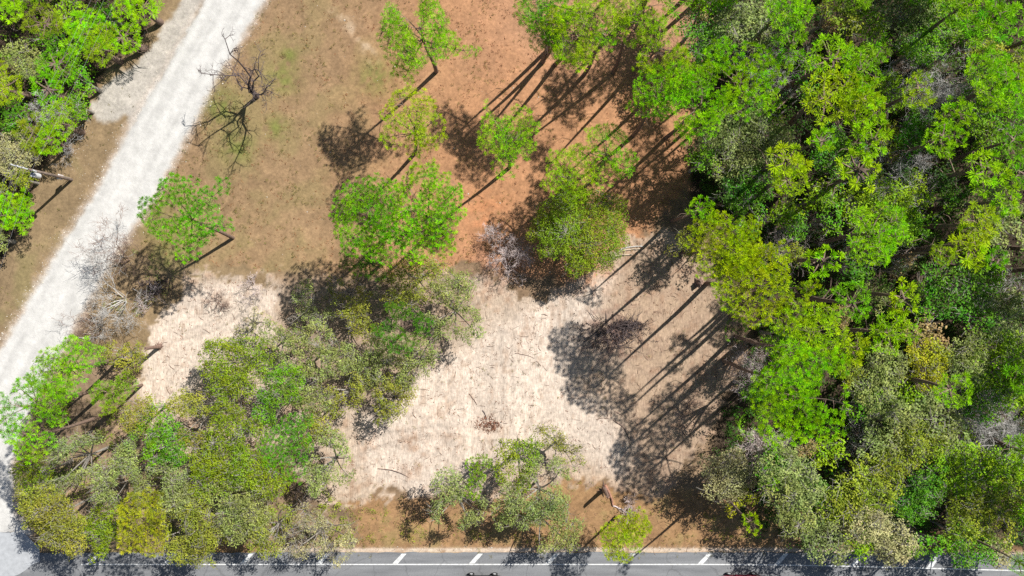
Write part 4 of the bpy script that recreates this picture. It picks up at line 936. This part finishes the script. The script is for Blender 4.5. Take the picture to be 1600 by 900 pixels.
def scraps(name, polys, n, r, tint, size, seed_, gap):
    px, py = scatter_in(polys, n, r, 0); f = fbm(px / 16, py / 22, seed_, 3); px, py = px[f > gap], py[f > gap]
    X = (px - 800) * S; Y = (450 - py) * S; Z = ground_at(X, Y)[1] + .03; P = np.stack([X, Y, Z], 1)
    D = np.tile([0, 0, 1.], (len(P), 1)); v, q = leaves(r, P, D, .22, 5, size, .12); v[:, 2] = np.maximum(v[:, 2], np.repeat(Z, 20) - .02)
    return link(name, mesh_np(name, v, quads=q, attrs=shade_attrs(r, P, 5, 4, .4, .3), mat=M['leaf']), color=tint, kind='stuff')
scraps('dry_leaves', [SAND], 3600, r, (.24, .125, .07), .085, 81, .50)
scraps('pine_straw_tufts', [MEADOW], 5200, r, (.30, .16, .075), .10, 82, .50)
scraps('verge_grass', [BAND, [(0, 560), (60, 430), (230, 130), (150, 140), (40, 345), (-20, 440)]], 4200, r, (.22, .20, .07), .11, 83, .46)
def tufts(name, polys, n, r, tint, ln, seed_, gap, per=12):
    px, py = scatter_in(polys, n, r, 0); f = fbm(px / 24, py / 24, seed_, 3); px, py = px[f > gap], py[f > gap]
    X = (px - 800) * S; Y = (450 - py) * S; Z = ground_at(X, Y)[1]; P = np.stack([X, Y, Z], 1); D = np.tile([0, 0, 1.], (len(P), 1))
    v, t = needles(r, P, D, ln, per, .03, .6, .7); v[:, 2] = np.maximum(v[:, 2], np.repeat(Z, per * 3))
    return link(name, mesh_np(name, v, tris=t, attrs=shade_attrs(r, P, per, 3, .4, .8), mat=M['leaf']), color=tint, kind='stuff')
tufts('meadow_grass', [MEADOW], 5200, r, (.25, .24, .07), .24, 84, .50)
tufts('sand_weeds', [SAND], 1500, r, (.30, .27, .10), .22, 85, .56)
tufts('bank_grass', [BAND, GROVE], 4500, r, (.27, .25, .07), .30, 86, .48)
# lime rock crumbs: along the road edges and scattered in the meadow
def crumbs(name, n, r):
    t = r.random(n); L1 = np.array([(265, 100), (205, 200), (152, 300), (100, 380), (50, 470), (0, 552)], float); R1 = np.array([(412, 0), (360, 85), (330, 132), (295, 202), (242, 300), (212, 345), (160, 425)], float)
    def along(L, t, o): s = t * (len(L) - 1); i = np.minimum(s.astype(int), len(L) - 2); f = (s - i)[:, None]; return L[i] * (1 - f) + L[i + 1] * f + o
    k = n // 3; o1 = np.stack([-np.abs(r.normal(0, 9, k)), r.normal(0, 3, k)], 1); o2 = np.stack([np.abs(r.normal(0, 9, k)), r.normal(0, 3, k)], 1)
    a_ = along(L1, r.random(k), o1); b_ = along(R1, r.random(k), o2); c_ = np.stack([r.uniform(240, 1000, n - 2 * k), r.uniform(0, 430, n - 2 * k)], 1); c_ = c_[r.random(len(c_)) < .22]
    e_ = np.stack([r.uniform(420, 1250, n // 4), 860 - np.abs(r.normal(0, 3.5, n // 4))], 1); g_ = np.stack([r.uniform(105, 145, 60), r.uniform(190, 280, 60)], 1); q = np.concatenate([a_, b_, c_, e_, g_])
    X = (q[:, 0] - 800) * S; Y = (450 - q[:, 1]) * S; Z = ground_at(X, Y)[1]; m_ = len(X); sz = .02 + .07 * r.random(m_) ** 6 + .012
    oc = np.array([(1, 0, 0), (0, 1, 0), (-1, 0, 0), (0, -1, 0), (0, 0, 1), (0, 0, -1)], float); tri = np.array([(0, 1, 4), (1, 2, 4), (2, 3, 4), (3, 0, 4), (1, 0, 5), (2, 1, 5), (3, 2, 5), (0, 3, 5)])
    v = np.stack([X, Y, Z], 1)[:, None, :] + oc[None] * sz[:, None, None] * r.uniform(.6, 1.4, (m_, 6, 1)) * np.array([1, 1, .7]); t_ = (np.arange(m_)[:, None, None] * 6 + tri[None]).reshape(-1, 3)
    return link(name, mesh_np(name, v.reshape(-1, 3), tris=t_, mat=M['bark']), color=(.50, .45, .38), kind='stuff')
crumbs('lime_rock_crumbs', 2600, r)

# ------------------------------------------------------------------ logs, stumps and heaps
def log(name, px0, py0, px1, py1, rad, bark, label, z0=.0, z1=.0, bend=.05, knots=2, sd_=1, cat='log'):
    a_ = at(px0, py0); b_ = at(px1, py1); r = rs(sd_); za = gz(a_[0], a_[1]) + rad * .8 + z0; zb = gz(b_[0], b_[1]) + rad * .6 + z1
    e = empty(name, (a_[0], a_[1], za)); p1 = np.array([b_[0] - a_[0], b_[1] - a_[1], zb - za]); l = np.linalg.norm(p1)
    pts = [p1 * t + np.array([-p1[1], p1[0], 0]) / l * (math.sin(t * 3.1) * bend * l) + r.normal(size=3) * .02 for t in np.linspace(0, 1, 8)]
    v, q = smooth_tube(pts, np.linspace(rad, rad * .55, 8), 8)
    n0 = len(v); v = np.concatenate([v, [pts[0], pts[-1]]]); caps = [(n0, (k + 1) % 8, k) for k in range(8)] + [(n0 + 1, n0 - 8 + k, n0 - 8 + (k + 1) % 8) for k in range(8)]
    link('trunk', mesh_np("log_wood", v, tris=caps, quads=q, mat=M['bark']), e, color=BARK[bark] if isinstance(bark, str) else bark)
    segs = []
    for _ in range(knots):
        p_ = pts[r.integers(2, 7)]; d = p1 / l + r.normal(size=3) * .7; d[2] = abs(d[2]) * .6; d /= np.linalg.norm(d); segs += chain([p_, p_ + d * l * .12, p_ + d * l * .2], rad * .35, rad * .12)
    if segs:
        bv, bq = tubes(segs, 5); link('branches', mesh_np("branch_stubs", bv, quads=bq, mat=M['bark']), e, color=BARK[bark] if isinstance(bark, str) else bark)
    return set_thing(e, label, cat)
PL = (.46, .37, .27)
log('fallen_log', 952, 403, 988, 398, .13, PL, "pale sawn log lying at the right foot of the round oak, lowest of three", sd_=1)
log('fallen_log', 960, 396, 1000, 389, .11, PL, "middle one of three pale logs beside the round oak", sd_=2)
log('fallen_log', 968, 390, 1004, 385, .09, 'grey', "thin grey log, uppermost of three beside the round oak", sd_=3)
log('fallen_log', 945, 757, 958, 790, .16, (.30, .15, .10), "reddish fallen log pointing down from the brown stump near the verge", knots=3, sd_=4)
log('fallen_log', 958, 790, 985, 806, .09, 'pink', "thin grey-pink branch lying above the small golden-green pine", knots=5, sd_=5)
log('fallen_branch', 958, 657, 984, 694, .05, 'brown', "long curved brown stick lying on the open sand's right side", bend=.16, knots=0, sd_=6, cat='branch')
log('fallen_branch', 960, 643, 973, 650, .045, 'brown', "short dark stick above the long curved stick on the sand", knots=0, sd_=7, cat='branch')
log('fallen_branch', 932, 655, 952, 654, .04, 'brown', "thin stick pointing left beside the long curved stick", knots=0, sd_=8, cat='branch')
log('fallen_branch', 733, 616, 745, 632, .04, 'brown', "thin stick in the middle of the open sand", knots=0, sd_=9, cat='branch')
log('fallen_branch', 754, 641, 761, 656, .05, 'dark', "dark stick above the brown leaf heap on the open sand", knots=0, sd_=10, cat='branch')
log('fallen_branch', 590, 733, 640, 747, .04, 'brown', "long faint curved stick near the lower left of the open sand", bend=.08, knots=0, sd_=11, cat='branch')
log('fallen_branch', 805, 552, 835, 560, .035, 'brown', "thin straight stick near the top of the open sand", knots=1, sd_=12, cat='branch')
log('fallen_branch', 120, 527, 158, 524, .07, 'grey', "pale bent stick lying below the grey bare tree by the white road", bend=-.08, knots=1, sd_=13, cat='branch')
log('fallen_log', 1172, 508, 1240, 509, .12, 'grey', "straight grey trunk lying level beside the palmetto", z0=.6, z1=1.2, knots=1, sd_=14)
log('fallen_log', 1210, 172, 1300, 118, .16, 'brown', "long bare trunk lying slantwise in the dark gap of the upper woods", z0=.4, z1=1.5, knots=3, sd_=15)
log('fallen_log', 1215, 182, 1290, 130, .12, 'dark', "darker trunk parallel to the long bare one in the upper woods", z0=.2, z1=.8, knots=2, sd_=16)
log('fallen_log', 1432, 452, 1470, 458, .08, 'white', "thin white trunk lying in the shade of the right side woods", z0=4.5, z1=5.5, knots=2, sd_=17)
def stump(px, py, h, rad, bark, label, lean=(0, 0), seed_=1):
    b = at(px, py); r = rs(seed_); e = empty('broken_stump', (b[0], b[1], gz(b[0], b[1]) - .05))
    v, q = smooth_tube([(0, 0, 0), (lean[0] * .3, lean[1] * .3, h * .35), (lean[0], lean[1], h)], [rad * 1.5, rad, rad * .8], 9)
    n0 = len(v); v = np.concatenate([v, [(lean[0], lean[1], h + .12)]]); v[n0 - 9:n0, 2] += r.uniform(-.15, .25, 9)
    link('trunk', mesh_np("stump_wood", v, tris=[(n0, n0 - 9 + k, n0 - 9 + (k + 1) % 9) for k in range(9)], quads=q, mat=M['bark']), e, color=BARK[bark])
    segs = []
    for k in range(11):
        an = 6.28 * k / 11 + r.uniform(-.2, .2); l = r.uniform(.4, 1.0); segs += chain([(0, 0, .12), (math.cos(an) * l * .5, math.sin(an) * l * .5, .12 + r.uniform(0, .15)), (math.cos(an) * l, math.sin(an) * l, .0)], rad * .45, .02)
    bv, bq = tubes(segs, 5); link('root', mesh_np("roots", bv, quads=bq, mat=M['bark']), e, color=BARK[bark])
    set_thing(e, label, 'stump')
stump(250, 541, 3.4, .20, 'brown', "brown broken stump at the right of the roadside litter with a long straight shadow", seed_=21)
stump(944, 764, 3.0, .22, 'brown', "brown broken stump where the sand meets the southern verge, casting a straight shadow", seed_=22)
stump(1092, 441, 1.0, .34, 'brown', "short cut stump under the large yellow-green pines at the woods' edge", seed_=23)
def heap(px, py, rx, ry, h, n, bark, name, label, seed_, ln=(.5, 1.8), rad=.03, cat='brush pile'):
    b = at(px, py); r = rs(seed_); z = gz(b[0], b[1]); e = empty(name, (b[0], b[1], z)); 
    q = r.normal(size=(n, 2)) * .45; l = r.uniform(*ln, n); an = r.uniform(0, 6.28, n); zz = h * np.exp(-(q ** 2).sum(1)) * r.random(n)
    segs = []
    for i in range(n):
        p0 = np.array([q[i, 0] * rx, q[i, 1] * ry, zz[i] + .03]); d = np.array([math.cos(an[i]), math.sin(an[i]), r.uniform(-.1, .25)]); m_ = p0 + d * l[i] * .5 + r.normal(size=3) * .08
        segs += chain([p0, m_, p0 + d * l[i]], rad * r.uniform(.5, 1.8), rad * .3)
    A = np.array(segs); A[:, 2] = np.maximum(A[:, 2], .01); A[:, 5] = np.maximum(A[:, 5], .01)
    v, t = tubes(A, 4); link('branches', mesh_np("piled_sticks", v, quads=t, mat=M['bark']), e, color=BARK[bark])
    P_ = np.stack([r.normal(size=n * 2) * .5 * rx, r.normal(size=n * 2) * .5 * ry, np.full(n * 2, .08)], 1); P_[:, 2] += h * .6 * np.exp(-(P_[:, 0] / rx) ** 2 - (P_[:, 1] / ry) ** 2) * r.random(n * 2)
    lv, lq = leaves(r, P_, np.tile([0, 0, 1.], (n * 2, 1)), .22, 8, .11, .4); o = link('dead_leaves', mesh_np("heap_leaves", lv, quads=lq, attrs=shade_attrs(r, P_, 8, 4, .4, .3), mat=M['leaf']), e, color=(.075, .055, .052) if bark == 'dark' else (.22, .11, .06))
    set_thing(e, label, cat)
heap(955, 522, 3.6, 1.9, .5, 130, 'dark', 'brush_pile', "charred purple-brown brush pile in the pine shadow on the sand", 31)
heap(985, 507, 1.6, .5, .6, 60, 'dark', 'brush_pile', "blackest end of the brush heap, its upper right clump on the sand", 33)
heap(762, 664, 1.5, 1.1, .06, 40, 'brown', 'leaf_pile', "brown heap of dead leaves and twigs in the middle of the open sand", 32, (.15, .6), .015, 'leaf pile')
heap(240, 448, 2.2, 1.3, .5, 50, 'dark', 'brush_pile', "dark tangled brush at the end of the lone pine's shadow", 34)

# dry twiggy bushes low on the sand
def palmetto(px, py, zc, label, n=11, seed_=1):
    c = at(px, py, zc); r = rs(seed_); e = empty('palmetto', (c[0], c[1], gz(c[0], c[1])))
    for k in range(n):
        an = 6.28 * k / n + r.uniform(-.2, .2); l = r.uniform(1.0, 1.6); up = r.uniform(.3, 1.1); d = np.array([math.cos(an), math.sin(an), up]); d /= np.linalg.norm(d)
        p0 = np.array([0, 0, .3]); p1 = p0 + d * l; sg, sq = tubes(chain([p0, p1], .02, .012), 3); V_ = [sg]; Q_ = [sq]; T_ = []; nv = len(sg)
        s = np.cross(d, [0, 0, 1]); s /= np.linalg.norm(s); w = np.cross(s, d); TV = []
        for j in range(13):
            a = -1.5 + 3.0 * j / 12; dd = d * math.cos(a) + s * math.sin(a); ln = .62 * (1 - .25 * abs(a) / 1.5); side = np.cross(dd, w) * .028; tip = p1 + dd * ln - np.array([0, 0, .12 * ln])
            TV += [p1 + dd * .08 - side * .4, p1 + dd * .3 - side, tip, p1 + dd * .3 + side]
        tv = np.array(TV); tq = np.arange(len(tv)).reshape(-1, 4) + nv
        me = mesh_np("frond", np.concatenate([sg, tv]), quads=np.concatenate([sq, tq]), attrs={"v": ('FLOAT', np.full(nv + len(tv), r.uniform(.8, 1.2))), "h": ('FLOAT', np.full(nv + len(tv), .5))}, mat=M['leaf'])
        link('frond', me, e, color=TINT['oak'])
    set_thing(e, label, 'palmetto')
palmetto(1201, 518, 1.5, "fan-leaved palmetto beside the level grey trunk at the woods' edge", seed_=41)
palmetto(1170, 660, 1.2, "palmetto in the shade left below the widest bright pine", seed_=42)
palmetto(1150, 395 + 120, 1.0, "small palmetto at the foot of the largest yellow-green pine", n=8, seed_=43)

# ------------------------------------------------------------------ utility poles and wires
M['pole'] = plain("weathered_pole", (.16, .12, .095), .85, noise=.3, scale=4); M['galv'] = plain("galvanised_steel", (.62, .63, .64), .45, .5, .1)
M['porcelain'] = plain("grey_porcelain", (.55, .56, .57), .3, 0, .05); M['white'] = plain("white_plastic", (.75, .68, .66), .5, 0, .05); M['wire'] = plain("aluminium_wire", (.30, .30, .30), .5, .3, .05)
def box(c, s, rz=0, bev=0):
    x, y, z = np.array(s) / 2; v = np.array([(a * x, b * y, d * z) for d in (-1, 1) for a, b in ((-1, -1), (1, -1), (1, 1), (-1, 1))]); R_ = np.array([[math.cos(rz), -math.sin(rz), 0], [math.sin(rz), math.cos(rz), 0], [0, 0, 1]])
    v = v @ R_.T + np.array(c); q = np.array([(3, 2, 1, 0), (4, 5, 6, 7), (0, 1, 5, 4), (1, 2, 6, 5), (2, 3, 7, 6), (3, 0, 4, 7)]); return v, q
def joinq(parts):
    V_, Q_, n = [], [], 0
    for v, q in parts: V_.append(v); Q_.append(np.array(q) + n); n += len(v)
    return np.concatenate(V_), np.concatenate(Q_)
def rod(p0, p1, r0, r1, sides=8):
    v, q = tubes([np.concatenate([p0, p1, [r0, r1]])], sides); a_ = list(range(sides)); b_ = list(range(sides, 2 * sides)); n = len(v)
    v = np.concatenate([v, [p0], [p1]]); q = list(map(tuple, q)) + [(n, a_[(k + 1) % sides], a_[k], a_[k]) for k in range(0)]
    return v, np.array(q)
POLE_H = 7.6; ARM = np.array([-.965, .26]); ARM /= np.linalg.norm(ARM)
def arm_pt(base, t, z): return np.array([base[0] + ARM[0] * t, base[1] + ARM[1] * t, z])
def pole(base, label):
    e = empty('utility_pole', (base[0], base[1], gz(base[0], base[1]) - .1)); ra = math.atan2(ARM[1], ARM[0])
    v, q = smooth_tube([(0, 0, 0), (0, 0, POLE_H / 2), (0, 0, POLE_H)], [.17, .15, .12], 10); n0 = len(v); v = np.concatenate([v, [(0, 0, POLE_H + .02)]])
    link('pole', mesh_np("pole", v, tris=[(n0, n0 - 10 + k, n0 - 10 + (k + 1) % 10) for k in range(10)], quads=q, mat=M['pole'], smooth=True), e)
    c = arm_pt((0, 0), .75, POLE_H - .35); v, q = box(c, (2.6, .12, .14), ra); link('crossarm', mesh_np("crossarm", v, quads=q, mat=M['galv']), e)
    for t in (-.35, .75, 1.35, 1.95):
        p_ = arm_pt((0, 0), t, POLE_H - .28); v, q = joinq([rod(p_, p_ + [0, 0, .16], .06, .06), rod(p_ + [0, 0, .12], p_ + [0, 0, .2], .11, .08), rod(p_ + [0, 0, .2], p_ + [0, 0, .3], .07, .05)]); link('insulator', mesh_np("insulator", v, quads=q, mat=M['porcelain']), e)
    p_ = arm_pt((0, 0), .0, POLE_H - 1.7) + np.array([ARM[1], -ARM[0], 0]) * -.42
    v, q = joinq([rod(p_, p_ + [0, 0, .85], .27, .27, 14), rod(p_ + [0, 0, .85], p_ + [0, 0, .93], .27, .05, 14), rod(p_ + [.1, 0, .9], p_ + [.1, 0, 1.12], .05, .03)]); tr = link('transformer', mesh_np("transformer", v, quads=q, mat=M['porcelain'], smooth=False), e)
    v, q = box((p_[0] * .5, p_[1] * .5, POLE_H - 1.35), (.14, .14, .5), ra); link('bracket', mesh_np("bracket", v, quads=q, mat=M['galv']), e)
    v, q = box(arm_pt((0, 0), .22, 1.9), (.16, .55, .75), ra); mb = link('meter_box', mesh_np("meter_box", v, quads=q, mat=M['white']), e)
    v, q = rod(np.array([ARM[0] * .17, ARM[1] * .17 + .16, .2]), np.array([ARM[0] * .17, ARM[1] * .17 + .16, 1.6]), .03, .03); link('conduit', mesh_np("conduit", v, quads=q, mat=M['galv']), e)
    return set_thing(e, label, 'utility pole')
b1 = at(112, 281); pole(b1, "wooden utility pole with a crossarm and transformer left of the white road")
b2 = at(338, -195); pole(b2, "next utility pole up the road, standing beyond the top edge of the photo")
b0 = at(-12, 640); pole(b0, "next utility pole down the road, standing beyond the left edge of the photo")
def wire(pa, pb, sag, label):
    t = np.linspace(0, 1, 26)[:, None]; P_ = pa * (1 - t) + pb * t; P_[:, 2:3] -= 4 * sag * t * (1 - t); o = np.array(P_[0]); v, q = smooth_tube(P_ - o, np.full(26, .009), 5)
    w = link('power_line', mesh_np("power_line", v, quads=q, mat=M['wire'], smooth=True), loc=o); set_thing(w, label, 'power line', 'wires of the roadside power line')
for t, nm in ((1.95, "outermost overhead wire"), (1.35, "second overhead wire"), (.75, "third overhead wire"), (-.35, "overhead wire nearest the road")):
    z = POLE_H + .02
    wire(arm_pt(b1, t, z), arm_pt(b2, t, z), .5, nm + " crossing the roadside woods from the pole to the top edge")
    wire(arm_pt(b1, t, z), arm_pt(b0, t, z), .4, nm + " running from the pole down past the left edge")

# ------------------------------------------------------------------ the two cars just entering at the bottom edge
def car(px, row, L_, heading, paint, label, flip=1):
    w = 1.84; cx = (px - 800) * S; cy = (450 - row) * S - w / 2; e = empty('parked_car' if False else 'passing_car', (cx, cy, .02), 0 if heading > 0 else math.pi)
    X = np.array([-.5, -.485, -.42, -.30, -.1, .1, .27, .40, .475, .5]) * L_; hw = np.array([.70, .82, .90, .92, .92, .92, .92, .90, .82, .68])
    hood = np.array([.82, .92, .98, .98, .96, .95, .93, .88, .78, .66]); V_ = []; 
    for x, h_, z in zip(X, hw, hood):
        for yy, zz in ((-h_ * .94, .28), (-h_, .55), (-h_ * .97, z * .86), (-h_ * .8, z), (h_ * .8, z), (h_ * .97, z * .86), (h_, .55), (h_ * .94, .28)): V_.append((x, yy, zz))
    Q_ = [(i * 8 + k, i * 8 + (k + 1) % 8, (i + 1) * 8 + (k + 1) % 8, (i + 1) * 8 + k) for i in range(9) for k in range(8)]; T_ = [(0, k + 1, k) for k in range(1, 7)] + [(72, 72 + k, 73 + k) for k in range(1, 7)]
    body = link('body', mesh_np("body", V_, tris=T_, quads=Q_, mat=paint, smooth=False), e)
    gl = M.setdefault('car_glass', plain("car_glass", (.02, .025, .03), .08, 0, 0, coat=.5)); rb = M.setdefault('rubber', plain("rubber", (.02, .02, .02), .8, 0, .1))
    lo_ = [(-.40, .78), (.26, .78)]; V_ = []
    for z, xa, xb, hh in ((.93, -.44, .27, .80), (1.40, -.33, .06, .64), (1.47, -.26, .0, .56)):
        for x, y in ((xa, -hh), (xb, -hh), (xb, hh), (xa, hh)): V_.append((x * L_, y, z))
    Q_ = [(i * 4 + k, i * 4 + (k + 1) % 4, (i + 1) * 4 + (k + 1) % 4, (i + 1) * 4 + k) for i in range(1) for k in range(4)]
    link('window', mesh_np("window_glass", V_[:8], quads=Q_, mat=gl), e)
    rf = [(4, 5, 9, 8), (5, 6, 10, 9), (6, 7, 11, 10), (7, 4, 8, 11), (8, 9, 10, 11)]; rv = np.array(V_) + [0, 0, .004]; rv[:4] = rv[4:8]
    link('roof', mesh_np("roof", rv, quads=rf, mat=paint), e)
    pv = []
    for sx in (-1, 1):
        for xa, za, xb, zb in ((-.44, .93, -.33, 1.41), (.27, .93, .06, 1.41), (-.1, .94, -.1, 1.41)):
            pv.append(rod(np.array([xa * L_, sx * .80, za]), np.array([xb * L_, sx * .65, zb]), .035, .035, 5))
    v, q = joinq(pv); link('pillar', mesh_np("pillars", v, quads=q, mat=paint), e)
    for sx in (-1, 1):
        for fx in (-.31, .31):
            p_ = np.array([fx * L_, sx * .86, .31]); v, q = tubes([np.concatenate([p_ - [0, sx * .11, 0], p_ + [0, sx * .085, 0], [.32, .32]])], 18); n0 = len(v); v = np.concatenate([v, [p_ + [0, sx * .085, 0]]])
            wh = link('wheel', mesh_np("wheel", v, tris=[(n0, 18 + k, 18 + (k + 1) % 18) for k in range(18)], quads=q, mat=rb), e)
            v, q = tubes([np.concatenate([p_ + [0, sx * .085, 0], p_ + [0, sx * .10, 0], [.2, .17]])], 12); n0 = len(v); v = np.concatenate([v, [p_ + [0, sx * .10, 0]]])
            link('rim', mesh_np("rim", v, tris=[(n0, 12 + k, 12 + (k + 1) % 12) for k in range(12)], quads=q, mat=M['galv']), wh)
        v, q = box((.462 * L_, sx * .62, .70), (.12, .34, .14)); link('headlight', mesh_np("headlight", v, quads=q, mat=M['porcelain']), e)
        v, q = box((-.478 * L_, sx * .66, .80), (.10, .26, .16)); link('tail_light', mesh_np("tail_light", v, quads=q, mat=M.setdefault('lamp_red', plain("red_lamp", (.35, .01, .01), .3, 0, .05))), e)
        v, q = box((.17 * L_, sx * 1.0, .98), (.16, .22, .13)); link('side_mirror', mesh_np("side_mirror", v, quads=q, mat=paint), e)
    return set_thing(e, label, 'car', 'cars on the asphalt road')
car(755, 896.0, 4.1, 1, plain("black_car_paint", (.012, .012, .014), .25, .2, .03, coat=.8), "black car cut by the bottom edge below the middle of the clearing")
car(1157, 895.3, 4.3, -1, plain("dark_red_car_paint", (.12, .008, .02), .25, .2, .03, coat=.8), "dark red car cut by the bottom edge in the woods' shade")
print('tris', sum(sum(len(p.vertices) - 2 for p in m.polygons) if len(m.polygons) < 200 else len(m.loops) - 2 * len(m.polygons) for m in bpy.data.meshes)); print("script seconds", round(time.time() - T0, 1))
